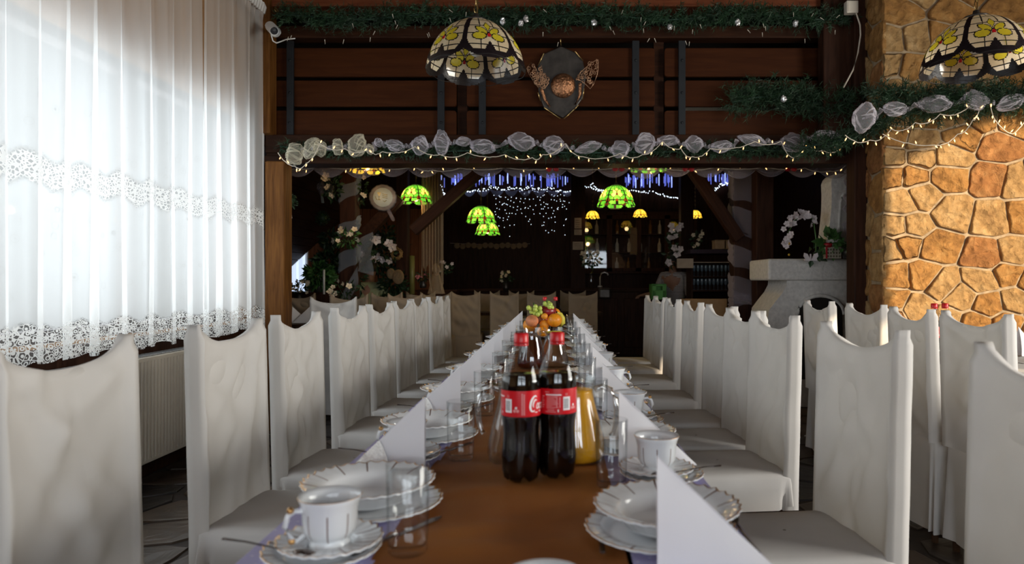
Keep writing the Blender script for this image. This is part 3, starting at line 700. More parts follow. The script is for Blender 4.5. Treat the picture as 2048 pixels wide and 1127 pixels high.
def place(s, i, yp, yc, yn, yg, xp, xn, xg):
    global cup_root
    wh = '%s, %s from the camera' % (side[s], ORD[i]); j = lambda a: R.uniform(-a, a)
    xj, yj = xp + j(.006), yp + j(.012)
    single('dinner_plate', flat_me, (xj + .012 * -s, yj, TZ), R.random() * 6, 'flat white dinner plate under the soup plate, ' + wh, 'plate', 'flat dinner plates')
    single('soup_plate', deep_me, (xj, yj + .006, TZ + .0115), R.random() * 6, 'deep white soup plate with gold rim, ' + wh, 'plate', 'deep soup plates')
    xc = xp + (0 if s < 0 else .035) + j(.006); yc += j(.01)
    single('dessert_plate', dess_me, (xc + .010 * s, yc - .004, TZ), R.random() * 6, 'small white plate below the saucer, ' + wh, 'plate', 'small dessert plates')
    single('saucer', sauc_me, (xc, yc, TZ + .0062), R.random() * 6, 'gold-rimmed saucer under the coffee cup, ' + wh, 'saucer', 'saucers under the cups')
    lb = 'white coffee cup with gold lines, ' + wh; rz = (rad(215) if i == 0 else rad(200) + j(.5)) if s < 0 else rad(20) + j(.9)
    lc = (xc, yc, TZ + .0115)
    if cup_root is None:
        cup_root = thing('coffee_cup', lb, 'cup', lc, rz, 'coffee cups'); obj('cup_body', cup_me, [], cup_root); obj('handle', hand_me, [], cup_root)
    else: dup(cup_root, lc, rz, lb)
    sp = single('teaspoon', spoon_me, (xc - .035 * (1 if s < 0 else -.4), yc - .052, TZ + .020), rad(168) if s < 0 else rad(8) + j(.2), 'dark steel teaspoon resting on the saucer, ' + wh, 'spoon', 'teaspoons on the saucers')
    sp.rotation_euler[1] = rad(-3 if s < 0 else -3)
    if s < 0: n_ = thing('folded_napkin', 'standing white paper napkin with silver lace band, ' + wh, 'napkin', (xn, yn, TZ), j(.05), 'napkins with lace bands'); obj('napkin_fold', nap_me[-1], [], n_); obj('lace_band', lace_me, [], n_)
    else: single('folded_napkin', nap_me[1], (xn, yn, TZ), j(.05), 'standing white paper napkin folded to a triangle, ' + wh, 'napkin', 'plain folded napkins')
    single('drinking_glass', glass_me, (xg + j(.008), yg + j(.015), TZ), 0, 'clear straight tumbler, ' + wh, 'glass', 'tumblers along the table')
    single('table_knife', knife_me, (xp + (.040 if s < 0 else -.110), yp - .225 if s < 0 else yp - .10, TZ + .002), rad(62 if s < 0 else 88) + j(.05), 'dark steel table knife lying beside the plates, ' + wh, 'knife', 'knives by the plates')
    single('table_fork', fork_me, (xp + (-.10 if s < 0 else .124), yp + (.150 if s < 0 else -.10), TZ + .002), rad(8 if s < 0 else 90) + j(.03), 'dark steel table fork lying beside the plates, ' + wh, 'fork', 'forks by the plates')
for i in range(9): place(-1, i, 1.245 + .552 * i, 1.035 + .553 * i, 1.468 + .55 * i, 1.03 + .552 * i, -.344, -.279, -.218)
for i in range(9): place(1, i, 1.13 + .562 * i, 1.44 + .565 * i, .972 + .556 * i + (.02 if i == 1 else 0), 1.395 + .562 * i, .182, .145, .122)
tag(dup(cup_root, (-.012, .778, TZ), rad(30)), 'white coffee cup of which only the rim shows at the bottom edge', 'cup')
single('serving_spoon', spoon_me, (-.118, .86, TZ + .004), rad(250), 'dark spoon handle on the brown runner at the bottom edge', 'spoon', None).scale = (1.25, 1.25, 1.25)

# ------------------------------------------------------------ soft drink bottles
def bottle_prof():
    return [(.001, .010), (.016, .004), (.030, .000), (.037, .006), (.0405, .022), (.0415, .045), (.0395, .070), (.0375, .095), (.0385, .115), (.0410, .128), (.0415, .135), (.0415, .190), (.0412, .205), (.0385, .222), (.032, .242), (.0245, .260), (.0175, .272), (.0145, .280), (.0140, .286)]
def petal(i, a): return (1 + (-.10 * max(0, math.cos(5 * a)) ** 2 if 2 <= i <= 4 else .0), (.012 * max(0, math.cos(5 * a)) if i in (1, 2, 3) else 0))
pr = bottle_prof()
pet_me = MB().lathe(pr, 40, rf=petal).mesh('bottle_shell', [M_pet])
lq = [(r * .975 + .0001, z + .0012) for r, z in pr if z < .21] + [(.0376, .2195), (.001, .2195)]
liq_me = MB().lathe(lq, 40, rf=petal).mesh('cola', [M_cola])
lab_me = MB().lathe([(.0420, .137), (.0421, .139), (.0421, .188), (.0420, .190)], 64).mesh('label', [M_label])
cpb = MB().lathe([(.0001, .3055), (.0130, .3055), (.0150, .3035), (.0152, .288), (.0152, .2845), (.0143, .2845)], 48, rf=lambda i, a: (1 + (.02 * math.cos(24 * a) if 2 <= i <= 3 else 0), 0))
cpb.lathe([(.0150, .2835), (.0156, .283), (.0156, .280), (.0148, .2795)], 32); cap_me = cpb.mesh('cap', [M_red])
def wrapm(mb, r=.0424):      # bend flat (x = arc length, y = height) print on to the label
    mb.v = [(-(r + p[2]) * math.sin(-p[0] / r), -(r + p[2]) * math.cos(p[0] / r), p[1]) for p in mb.v]; return mb
def rect(mb, x0, x1, y0, y1, m=0, z=.0, n=4):
    mb.grid([[(x0 + (x1 - x0) * i / n, y, z) for i in range(n + 1)] for y in (y0, y1)], m, False)
def stroke(mb, pts, ws, m=0, z=.0):
    L, Rr = [], []; k = len(pts)
    for i, (x, y) in enumerate(pts):
        a = pts[max(i - 1, 0)]; b = pts[min(i + 1, k - 1)]; d = Vector((b[0] - a[0], b[1] - a[1])).normalized(); w = ws[i] if isinstance(ws, (list, tuple)) else ws
        L.append((x - d.y * w, y + d.x * w, z)); Rr.append((x + d.y * w, y - d.x * w, z))
    mb.grid([Rr, L], m, False)
def arcpts(cx, cy, rx, ry, a0, a1, n=14, sk=0): return [(cx + rx * math.cos(rad(a0 + (a1 - a0) * i / n)) + sk * ry * math.sin(rad(a0 + (a1 - a0) * i / n)), cy + ry * math.sin(rad(a0 + (a1 - a0) * i / n))) for i in range(n + 1)]
def print_mesh(off):
    m = MB(); y0 = .137
    def X(x): return x + off
    rect(m, X(-.036), X(-.020), y0 + .0085, y0 + .0365, 0)               # white field with a bar code
    for k in range(15): rect(m, X(-.0345), X(-.0235), y0 + .0125 + k * .00135, y0 + .0125 + k * .00135 + (.0004, .0008, .00055)[k % 3], 1, .0002)
    for k in range(2): rect(m, X(-.031 + k * .003), X(-.0298 + k * .003), y0 + .039, y0 + .0445, 2)    # "1 L"
    rect(m, X(-.028), X(-.0265), y0 + .039, y0 + .0400, 2)
    for x, y, r_, mm in ((-.0105, .0185, .0026, 0), (-.0138, .0125, .0032, 2), (-.0072, .0125, .0032, 2)): m.add([(X(x), y0 + y, 0)] + [(X(x) + r_ * math.cos(2 * PI * k / 12), y0 + y + r_ * math.sin(2 * PI * k / 12), 0) for k in range(12)], [[0, k + 1, (k + 1) % 12 + 1] for k in range(12)], mm)
    for c in range(2):                                                   # two columns of upright small print
        y = .004
        while y < .046:
            h = R.uniform(.0012, .0022); rect(m, X(.0008 + c * .0042), X(.0036 + c * .0042), y0 + y, y0 + y + h, 2, 0, 1); y += h + .0006
    # flowing script: large C with its long tail, o, c, a, dash, C, o, l, a
    def script(x0):
        for k, cx in enumerate((0, .047)):
            stroke(m, arcpts(x0 + .013 + cx, y0 + .026, .0085, .0155, 55, 300, 20, .22), [.0007 + .0019 * math.sin(PI * i / 20) for i in range(21)])
            stroke(m, arcpts(x0 + .0155 + cx, y0 + .026, .0045, .0080, 250, 40, 14, .25), [.0005 + .0011 * math.sin(PI * i / 14) for i in range(15)])
        def o_(x): stroke(m, arcpts(x0 + x, y0 + .0205, .0034, .0052, 0, 360, 18, .2), [.0007 + .0006 * abs(math.cos(PI * i / 18)) for i in range(19)])
        def c_(x): stroke(m, arcpts(x0 + x, y0 + .0205, .0034, .0052, 50, 310, 14, .2), .0010)
        def a_(x): o_(x); stroke(m, [(x0 + x + .0045, y0 + .0255), (x0 + x + .0036, y0 + .018), (x0 + x + .006, y0 + .0158)], .0009)
        o_(.0235); c_(.0315); a_(.039); stroke(m, [(x0 + .0465, y0 + .0205), (x0 + .0515, y0 + .0212)], .0009)
        o_(.071); stroke(m, arcpts(x0 + .080, y0 + .027, .0022, .0115, 250, -70, 16, .25), .0009); a_(.087)
        stroke(m, [(x0 + .012, y0 + .0095), (x0 + .02, y0 + .0075), (x0 + .032, y0 + .0098), (x0 + .046, y0 + .0125), (x0 + .06, y0 + .0118)], [.0003, .0009, .0014, .0010, .0003])
    script(X(.0160))
    # nutrition panel on the other side
    for k in range(11): rect(m, X(-.072), X(-.072 + R.uniform(.012, .027)), y0 + .012 + k * .0025, y0 + .0130 + k * .0025, 2)
    rect(m, X(-.074), X(-.040), y0 + .0395, y0 + .0420, 0); rect(m, X(-.044), X(-.0425), y0 + .014, y0 + .036, 2); rect(m, X(-.0505), X(-.049), y0 + .014, y0 + .036, 2)
    rect(m, X(-.076), X(-.066), y0 + .0455, y0 + .0470, 2); rect(m, X(-.048), X(-.0455), y0 + .005, y0 + .0105, 0)
    for k in range(6): rect(m, X(-.084), X(-.084 + R.uniform(.004, .008)), y0 + .014 + k * .0045, y0 + .0154 + k * .0045, 2)
    rect(m, X(-.075), X(-.052), y0 + .0045, y0 + .0058, 2); rect(m, X(-.070), X(-.055), y0 + .0080, y0 + .0094, 2)
    return wrapm(m).mesh('label_print', [M_print, M_ink, M_printp])
def bottle(loc, rz, label, me=None):
    b = thing('cola_bottle', label, 'bottle', loc, rz, 'cola bottles')
    obj('shell', pet_me, [], b); obj('cola', liq_me, [], b, label='dark brown drink'); obj('cap', cap_me, [], b, label='red screw cap')
    l = obj('label', lab_me, [], b, label='red label band'); obj('label_print', me, [], l); return b
pA, pB = print_mesh(0.002), print_mesh(.049)
bottle((-.071, 1.432, TZ), 0, 'nearer of the two large cola bottles, white script curving round its label', pA)
bottle((.0045, 1.462, TZ), 0, 'large cola bottle in the middle of the table, its bar code beside the juice jug', pB)
bottle((-.073, 4.88, TZ), .4, 'distant cola bottle behind the fruit, hidden more by the green grapes', pA)
bottle((.004, 4.9, TZ), .2, 'distant cola bottle behind the fruit, close to the banana', pB)
bottle((1.90, 3.42, TZ), .3, 'cola bottle on the sunlit second table, farther from the stone wall corner', pA)
bottle((1.965, 3.44, TZ), .8, 'cola bottle on the sunlit second table, right one of the pair', pB)

# ------------------------------------------------------------ jugs
jp = [(.001, 0), (.058, 0), (.066, .006), (.070, .022), (.068, .045), (.058, .090), (.047, .130), (.0425, .155), (.0440, .172), (.0485, .190)]
def spout(i, a):
    e = math.exp(-(((a + PI) % (2 * PI) - PI) / .35)**2)
    return (1 + (.24 * e if i == 9 else .07 * e if i == 8 else 0), .006 * e if i == 9 else 0)
jug_me = MB().lathe(jp, 40, rf=spout).lathe([(r - .003, z + .003) for r, z in jp[1:]], 40, rf=lambda i, a: spout(i + 1, a)).mesh('jug_body', [M_jug])
jh_me = MB().tube([(-.044, 0, .165), (-.062, 0, .172), (-.082, 0, .165), (-.093, 0, .145), (-.096, 0, .12), (-.094, 0, .09), (-.088, 0, .068), (-.082, 0, .060)], [.008, .0075, .007, .007, .0068, .0062, .005, .006], 10).mesh('handle', [M_thick])
def level(h, top, mm, name):
    pf = [(r - .0035, z + .0035) for r, z in jp[1:] if z < h]; pf = [(.001, .0035)] + pf + [(top, h), (.001, h)]
    return MB().lathe(pf, 40).mesh(name, [mm])
def jug(loc, rz, label, liq=None):
    j = thing('glass_jug', label, 'jug', loc, rz, 'glass jugs'); obj('jug_body', jug_me, [], j); obj('handle', jh_me, [], j)
    if liq: obj(liq[0], level(liq[1], liq[2], liq[3], liq[0]), [], j, label=liq[4])
    return j
jug((.048, 1.585, TZ), rad(168), 'glass jug of orange juice beside the cola bottles', ('juice', .163, .0395, M_oj, 'bright orange juice'))
jl = jug((-.086, 1.575, TZ), rad(-12), 'nearly empty clear glass jug behind the nearer cola bottle')
jug((-.112, 3.28, TZ), rad(-150), 'glass jug of amber apple juice in front of the fruit', ('juice', .150, .0395, M_apple, 'amber juice'))
j4 = jug((-.004, 3.32, TZ), rad(160), 'glass jug of water with a lemon slice in front of the fruit', ('water', .150, .0395, M_glass, 'clear water'))
ls = MB().lathe([(.001, .0025), (.030, .003), (.036, .004), (.038, 0), (.036, -.004), (.001, -.003)], 28)
obj('lemon_slice', ls, M_lemon, j4, loc=(0, 0, .168)).rotation_euler = (.16, .08, 0)
obj('lemon_slice', ls, M_lemon, jl, loc=(0.01, .01, .168), ).rotation_euler = (.9, .3, 0)

# ------------------------------------------------------------ fruit stand, every fruit a thing
fx, fy = -.072, 4.02
st = thing('fruit_stand', 'footed clear glass bowl carrying the heap of fruit', 'bowl', (fx, fy, TZ))
obj('bowl', MB().lathe([(.045, 0), (.042, .006), (.010, .016), (.009, .045), (.03, .055), (.09, .075), (.125, .105), (.122, .105), (.085, .079), (.001, .06)], 36), M_glass, st)
def fruit_mat(n, c, bs=40, r=.4): return mat(n, c, r, var=.12, scale=bs, bmp=.2, dist=.002)
Mo, Mp, Mn, Mg, Mb, Ma = fruit_mat('orange_peel', (.86, .30, .012), 90), mat('peach_skin', (.70, .24, .10), .6, var=.5, scale=14), mat('nectarine_skin', (.20, .012, .016), .3, var=.5, scale=10), mat('grape_skin', (.46, .56, .10), .3, var=.15), mat('banana_skin', (.72, .62, .08), .45), mat('apricot_skin', (.86, .34, .03), .5)
def fr(name, px, py, Y, r, m, label, cat, sq=(1, 1, .93), nz=.03, grp=None):
    p = P(px, py, Y); t_ = thing(name, label, cat, p, R.random() * 6, grp)
    obj('flesh', MB().ball((0, 0, 0), r, 0, 20, 14, sq, nz, px), m, t_)
    obj('stem', MB().tube([(0, 0, r * sq[2] * .93), (0.002, 0, r * sq[2] + .006)], .003, 6), M_legs, t_); return t_
fr('orange', 1109, 640, 3.98, .043, Mo, 'large orange on the banana side of the fruit bowl', 'orange')
fr('orange', 1089, 648, 3.99, .030, Ma, 'small apricot-coloured orange between peach and large orange', 'orange')
fr('orange', 1060, 650, 4.05, .042, Mo, 'orange half hidden below the blushed peach', 'orange')
fr('orange', 1086, 662, 3.97, .036, Mo, 'orange lying lowest at the front of the fruit bowl', 'orange')
fr('orange', 1110, 626, 4.09, .033, Mo, 'orange at the back under the dark nectarine', 'orange')
fr('apricot', 1089, 632, 3.97, .020, Ma, 'apricot in the middle of the fruit heap below the grapes', 'apricot')
fr('peach', 1064, 641, 3.97, .038, Mp, 'blushed peach at the front left of the fruit heap', 'peach', (1.1, 1, .9))
fr('peach', 1075, 637, 4.04, .033, Mp, 'second peach tucked behind the blushed one', 'peach')
fr('nectarine', 1096, 622, 4.02, .044, Mn, 'dark red nectarine on top of the fruit heap', 'nectarine', (1.15, 1, .88))
bn = P(1122, 640, 4.02)
bt = thing('banana', 'yellow banana standing at the edge of the fruit bowl', 'banana', bn)
obj('peel', MB().tube([(-.022, .0, .045), (-.004, 0, .035), (.008, 0, .012), (.008, 0, -.016), (-.004, 0, -.045), (-.014, 0, -.058)], [.006, .014, .017, .018, .014, .005], 7), Mb, bt)
obj('tip', MB().tube([(-.022, 0, .045), (-.032, 0, .056)], [.006, .004], 6), M_legs, bt)
gm = MB().ball((0, 0, 0), .0135, 0, 14, 10, (1, 1, 1.12)).mesh('grape', [Mg])
for lb, pts, Y in (('bunch of green grapes on the left of the fruit heap', [(1057, 615), (1071, 613), (1080, 616), (1063, 623), (1073, 620), (1081, 624), (1069, 626), (1076, 628), (1061, 617), (1070, 618)], 3.97), ('small bunch of green grapes lying on top of the nectarine', [(1090, 607), (1097, 606), (1101, 609), (1099, 613), (1104, 615), (1094, 609)], 3.99)):
    c0 = P(*pts[0], Y); g = thing('grape_bunch', lb, 'grapes', c0)
    for q in pts:
        p = P(q[0], q[1], Y + R.uniform(-.012, .012)) - c0; o = obj('grape', gm, [], g, loc=p)
    obj('stalk', MB().tube([P(pts[1][0] - 4, pts[1][1] - 8, Y) - c0, P(pts[1][0] - 2, pts[1][1] + 2, Y) - c0, P(pts[3][0], pts[3][1], Y) - c0], .003, 5), M_leaf, g)

# ------------------------------------------------------------ stained glass pendant lamps
def pane_mat(name, c, c2, emit=0, trans=.6):
    m, t, b = nt(name)
    n = tex(t, 'Noise', 9, stretch=(1, 1, .35), Detail=4, Distortion=1.2); r = ramp(t, n.outputs[0], [(.35, c), (.65, c2)])
    d = sh(t, 'Diffuse'); tr = sh(t, 'Translucent'); g = sh(t, 'Glossy', (1, 1, 1), .12)
    t.links.new(r.outputs[0], d.inputs[0]); t.links.new(r.outputs[0], tr.inputs[0])
    x = mixsh(t, mixsh(t, d.outputs[0], tr.outputs[0], trans).outputs[0], g.outputs[0], .06)
    if emit:
        e = t.nodes.new('ShaderNodeEmission'); e.inputs[1].default_value = emit; t.links.new(r.outputs[0], e.inputs[0])
        a = t.nodes.new('ShaderNodeAddShader'); t.links.new(x.outputs[0], a.inputs[0]); t.links.new(e.outputs[0], a.inputs[1]); x = a
    out(t, x.outputs[0]); return m
G_cream = pane_mat('cream_opal_glass', (.80, .62, .38), (.92, .78, .55)); G_yel = pane_mat('yellow_opal_glass', (.70, .52, .02), (.86, .72, .05))
G_blk = mat('black_opal_glass', (.010, .007, .008), .3, var=.3, bmp=.5, scale=40, spec=.25); G_lead = mat('lead_came', (.02, .017, .015), .5, .5); G_red = mat('red_jewel', (.45, .01, .015), .1)
def dome(v, Rm, Hm, flare):
    if flare == 0:
        a = v * rad(84) + rad(5) * (1 - v); return Rm * math.sin(a) / math.sin(rad(84)), Hm * (math.cos(a) - math.cos(rad(84))) / (1 - math.cos(rad(84)))
    r = Rm * (.07 + .93 * math.sin(v * PI / 2) ** .9); return r, Hm * (1 - v ** 1.7)
def classify(u, v, Rm, L, big):
    r = max(.02, dome(v, Rm, 1, 0 if big else 1)[0]); hw = r * rad(30); x = u * hw; s = v * L; k = Rm / .225; au = abs(u)
    if v > 1 - .10 * au ** 2.4: return None
    seam = .0105 * k if big else .006 * k
    vb = .905 - .12 * max(0, 1 - au / .22) - .24 * max(0, (au - .55) / .45) ** 2.2
    s0 = (.70 if big else .66) * L
    if big:
        if hw - abs(x) < seam or v > vb or v < .04:
            return ('border', 0)
    else:
        if hw - abs(x) < seam: return ('lead', 0)
        if v > .90: return ('glass', 60) if (au > .12 and au < .8 and v < .97) else ('lead', 1)
        if v > vb: return ('red', 0)
    pet = [(-.042, .004, .031, .018, -8), (.042, .004, .031, .018, 8), (-.028, -.026, .029, .0155, 38), (.028, -.026, .029, .0155, -38), (0, -.052, .015, .029, 0)]
    if math.hypot(x, s - s0) < .0085 * k: return ('jewel', 0)
    for i, (cx, cs, ax, bx, rt) in enumerate(pet):
        dx, dy = x - cx * k, s - s0 - cs * k; c, q = math.cos(rad(rt)), math.sin(rad(rt)); p_, w_ = (dx * c + dy * q) / (ax * k), (-dx * q + dy * c) / (bx * k)
        e = abs(p_) + abs(w_) if i == 4 else math.hypot(p_, w_)
        if e < .90: return ('petal', i)
        if e < 1.08: return ('lead', 2)
    lw = .0019 * k if big else .0026 * k
    for gx in ((-.36, .36) if v > .30 else (-.36, 0, .36)):
        if abs(u - gx) * hw < lw: return ('lead', 3)
    vs = [.20, .36, .52, .68, .84]
    for gv in vs:
        if abs(v - gv) * L < lw * 1.05: return ('lead', 4)
    return ('glass', sum(v > q for q in vs) * 3 + (0 if u < -.36 else 1 if u < .36 else 2) + (40 if v <= .3 and abs(u) < .36 and u > 0 else 0))
def panel(Rm, Hm, nu, nv, big):
    L = Rm * 1.35 if big else Rm * 1.15; groups = {}
    def pt(u, v, e=0):
        r, z = dome(v, Rm, Hm, 0 if big else 1); a = u * rad(30)
        if not big and v > .86: r += Rm * .10 * (v - .86) / .14 
        return ((r + e) * math.cos(a), (r + e) * math.sin(a), z)
    for i in range(nu):
        for j in range(nv):
            u0, u1, v0, v1 = -1 + 2 * i / nu, -1 + 2 * (i + 1) / nu, j / nv, (j + 1) / nv
            c = classify((u0 + u1) / 2, (v0 + v1) / 2, Rm, L, big)
            if c is None: continue
            e = {'glass': 0, 'petal': .001, 'lead': .0016, 'border': .001, 'jewel': .004, 'red': 0}[c[0]] * Rm / .225
            key = c if c[0] in ('glass', 'petal') else (c[0], 0)
            groups.setdefault(key, MB()).add([pt(u0, v0, e), pt(u0, v1, e), pt(u1, v1, e), pt(u1, v0, e)], [(0, 1, 2, 3)], 0, True)
    for mb in groups.values():      # weld the shared corners
        idx = {}; nv_, mp = [], []
        for p in mb.v:
            k = tuple(round(q, 6) for q in p)
            if k not in idx: idx[k] = len(nv_); nv_.append(p)
            mp.append(idx[k])
        mb.v = nv_; mb.f = [[mp[q] for q in f] for f in mb.f]
    res = {}
    for key, mb in groups.items():      # a pane cut in two by the flower becomes two panes
        par = list(range(len(mb.v)))
        def find(q):
            while par[q] != q: q = par[q]
            return q
        for f in mb.f:
            for q in f[1:]: par[find(q)] = find(f[0])
        if key[0] != 'glass': res[key] = mb; continue
        isl = {}
        for f in mb.f: isl.setdefault(find(f[0]), []).append(f)
        for r_, fs in isl.items():
            used = sorted({q for f in fs for q in f}); ix = {q: n for n, q in enumerate(used)}
            res[(key[0], key[1], r_)] = MB(); res[(key[0], key[1], r_)].add([mb.v[q] for q in used], [[ix[q] for q in f] for f in fs], 0, True)
    return res
def hang(t_, zt, zc):
    ch = MB()
    n = int((zc - zt) / .035)
    for k in range(n): z = zt + .02 + k * .035; ch.tube([(0.008 * math.cos(a) * (k % 2), .008 * math.cos(a) * ((k + 1) % 2), z + .02 * math.sin(a)) for a in [2 * PI * i / 8 for i in range(9)]], .0025, 4, 0, False)
    ch.tube([(.006, 0, zt), (.006, 0, zc)], .003, 5)
    obj('chain', ch, M_brass, t_); obj('cap', MB().lathe([(.001, zt + .03), (.012, zt + .03), (.016, zt + .012), (.05, zt + .002), (.05, zt - .006), (.001, zt - .006)], 20), M_bronze, t_)
BR, BH = .226, .235
bigp = panel(BR, BH, 60, 72, True)
bigm = {k: mb.mesh({'glass': 'glass_pane', 'petal': 'flower_petal', 'lead': 'lead_came', 'border': 'dark_border', 'jewel': 'red_jewel'}[k[0]], [{'glass': G_cream, 'petal': G_yel, 'lead': G_lead, 'border': G_blk, 'jewel': G_red}[k[0]]]) for k, mb in bigp.items() if len(mb.f) > 6}
for (px, Y, zr, rot, lb) in ((952, 3.12, 2.118, 263, 'large cream stained glass pendant lamp with yellow flowers hanging before the railing'), (1952, 3.06, 2.110, 287, 'large cream stained glass pendant lamp with yellow flowers before the stone wall')):
    L_ = thing('pendant_lamp', lb, 'lamp', ((px - X0) / F * Y, Y, zr))
    for s in range(6):
        for k, me in bigm.items():
            o = obj(me.name.split('.')[0], me, [], L_); o.rotation_euler = (0, 0, rad(rot + 30 + 60 * s))
    hang(L_, BH, 3.85 - zr); obj('lamp_bulb', MB().ball((0, 0, .10), .03, 0, 12, 8).lathe([(.014, .12), (.014, .19)], 12), M_white, L_)
    obj('rim_wire', MB().tube([(BR * math.cos(a) * 1.002, BR * math.sin(a) * 1.002, .002 + .013 * math.sin(3 * (a - rad(rot))) ** 2) for a in [2 * PI * i / 72 for i in range(73)]], .0018, 5, 0, False), G_lead, L_)
Gs = {'green': (pane_mat('green_lit_glass', (.05, .30, .015), (.20, .52, .04), 1.15), pane_mat('yellow_lit_glass', (.80, .50, .04), (.95, .72, .16), 1.4)),
      'yellow': (pane_mat('amber_lit_glass', (.55, .34, .02), (.62, .50, .05), 1.3), pane_mat('orange_lit_glass', (.80, .38, .03), (.95, .6, .1), 1.4))}
G_redl = pane_mat('red_lit_glass', (.22, .02, .008), (.34, .05, .015), .35)
smp = panel(.18, .22, 30, 36, False); sm = {}
for col, (ga, gb) in Gs.items():
    parts = {}
    for k, mb in smp.items():
        nm, mm = {'glass': ('glass_panes', ga), 'petal': ('flower_petals', gb), 'lead': ('lead_came', G_lead), 'jewel': ('red_band', G_redl), 'red': ('red_band', G_redl), 'border': ('lead_came', G_lead)}[k[0]]
        tgt = parts.setdefault(nm, (MB(), mm))[0]
        for s in range(6): tgt.add(mb.v, mb.f, 0, True, Matrix.Rotation(rad(60 * s), 4, 'Z'))
    sm[col] = [(n_, q.mesh(n_, [mm])) for n_, (q, mm) in parts.items()]
def small_lamp(px, py, Y, dia, rot, col, lb, watt, zc=3.85):
    p = P(px, py, Y); s = dia / .40; L_ = thing('pendant_lamp', lb, 'lamp', p, rad(rot))
    for n_, me in sm[col]: o = obj(n_, me, [], L_, kind='stuff'); o.scale = (s, s, s)
    hang(L_, .22 * s, max(.3, zc - p.z)); obj('lamp_bulb', MB().ball((0, 0, .05), .025, 0, 10, 6), M_bulb, L_)
    if watt: light('POINT', 'lamp_glow', p + Vector((0, 0, -.03)), watt, (1, .62, .28), shadow_soft_size=.04)
small_lamp(832, 407, 8.0, .40, 262, 'green', 'green leaded glass pendant lamp beside the round balloon', 2)
small_lamp(962, 446, 8.8, .40, 262, 'green', 'upper green leaded glass pendant lamp of the overlapping pair over the dark stage', 2)
small_lamp(975, 470, 10.6, .40, 250, 'green', 'lower green leaded glass pendant lamp of the overlapping pair over the dark stage', 2)
small_lamp(1232, 414, 7.2, .42, 268, 'green', 'largest green leaded glass pendant lamp above the bar flowers', 2)
small_lamp(1185, 437, 11.6, .25, 262, 'yellow', 'small amber pendant lamp above the framed notices of the bar', 1)
small_lamp(1280, 434, 11.6, .25, 240, 'yellow', 'small amber pendant lamp over the bottle cabinet between the green lamp and the pillar', 1)
small_lamp(1390, 436, 11.6, .25, 262, 'yellow', 'small amber pendant lamp at the slanting brace', 1)
small_lamp(735, 345, 6.9, .36, 262, 'yellow', 'amber pendant lamp peeping from under the lintel above the wrapped post', 3.5)
small_lamp(1297, 342, 6.6, .36, 262, 'green', 'green pendant lamp of which only the rim shows under the lintel', 5)

# ------------------------------------------------------------ garlands: pine, tulle puffs, fairy lights
def pine(mb, pts, rad_, count, L=.055, seed=0, dn=0):
    rr = random.Random(seed); pts = [Vector(p) for p in pts]; seg = [(pts[i + 1] - pts[i]).length for i in range(len(pts) - 1)]; T = sum(seg)
    for tw in range(count):
        t = rr.random() * T; i = 0
        while i < len(seg) - 1 and t > seg[i]: t -= seg[i]; i += 1
        p = pts[i].lerp(pts[i + 1], t / seg[i]); d = Vector((rr.gauss(0, 1), rr.gauss(0, .8) - .3, rr.gauss(0, 1) - dn)).normalized(); base = p + d * rad_ * rr.uniform(0, .45); tip = base + d * rad_ * rr.uniform(.4, .8)
        for k in range(11):
            q = base.lerp(tip, k / 10); nd = (d * .75 + Vector((rr.gauss(0, 1), rr.gauss(0, 1), rr.gauss(0, 1))).normalized()).normalized(); w = nd.cross(Vector((rr.random(), rr.random(), rr.random()))).normalized() * .0030; e = q + nd * L * rr.uniform(.6, 1)
            o = len(mb.v); mb.v += [tuple(q - w), tuple(q + w), tuple(e)]; mb.f.append([o, o + 1, o + 2]); mb.m.append(0); mb.s.append(False)
def garland(name, lb, pts, r_, n, seed, L=.05):
    g = thing(name, lb, 'garland', pts[len(pts) // 2]); c0 = Vector(pts[len(pts) // 2]); loc_ = [Vector(p) - c0 for p in pts]
    mb = MB(); pine(mb, loc_, r_, n, L, seed); obj('needles', mb, M_foliage, g, kind='stuff'); obj('stem', MB().tube(loc_, .008, 6), M_wireg, g); return g, c0
gt, c0 = garland('pine_garland', 'long green pine garland with silver baubles along the top beam', [P(x, 34 + 6 * math.sin(x * .02), 5.34) for x in range(560, 1720, 60)], .115, 1700, 1)
for px, py in ((1005, 42), (1042, 46), (1188, 45), (1340, 54), (1475, 45), (1591, 47), (1052, 38)):
    obj('pine_cone', MB().ball(P(px, py, 5.24) - c0, .021, 0, 9, 7, (1, 1, 1.15), .5, px, False), M_silver, gt)
icy = MB()
for k in range(46):
    p = P(R.uniform(565, 1690), R.uniform(18, 85), 5.26) - c0; d = Vector((R.gauss(0, .5), -.1, -1)).normalized(); icy.tube([p, p + d * .035], .0024, 4)
obj('icicle_lights', icy, M_wire, gt, kind='stuff')
garland('pine_garland', 'green pine garland along the lintel under the tulle puffs', [P(x, y, 5.38) for x, y in ((560, 292), (600, 300), (700, 302), (850, 303), (1000, 300), (1150, 306), (1300, 304), (1450, 300), (1600, 302), (1690, 290))], .085, 1100, 2, .045)
gs_, c0 = garland('pine_garland', 'bushy pine garland climbing over the stone wall top of the opening', [P(1600, 296, 5.2), P(1690, 278, 5.0), P(1740, 250, 4.92), P(1790, 228, 4.9), P(1860, 222, 4.88), P(1940, 212, 4.88), P(2030, 205, 4.88), P(2100, 215, 4.88)], .12, 800, 3)
pine(gmb := MB(), [P(1740, 195, 4.94) - c0, P(1790, 190, 4.92) - c0, P(1850, 195, 4.9) - c0, P(1940, 190, 4.9) - c0, P(2060, 185, 4.9) - c0], .13, 420, .06, 5); obj('upper_needles', gmb, M_foliage, gs_, kind='stuff')
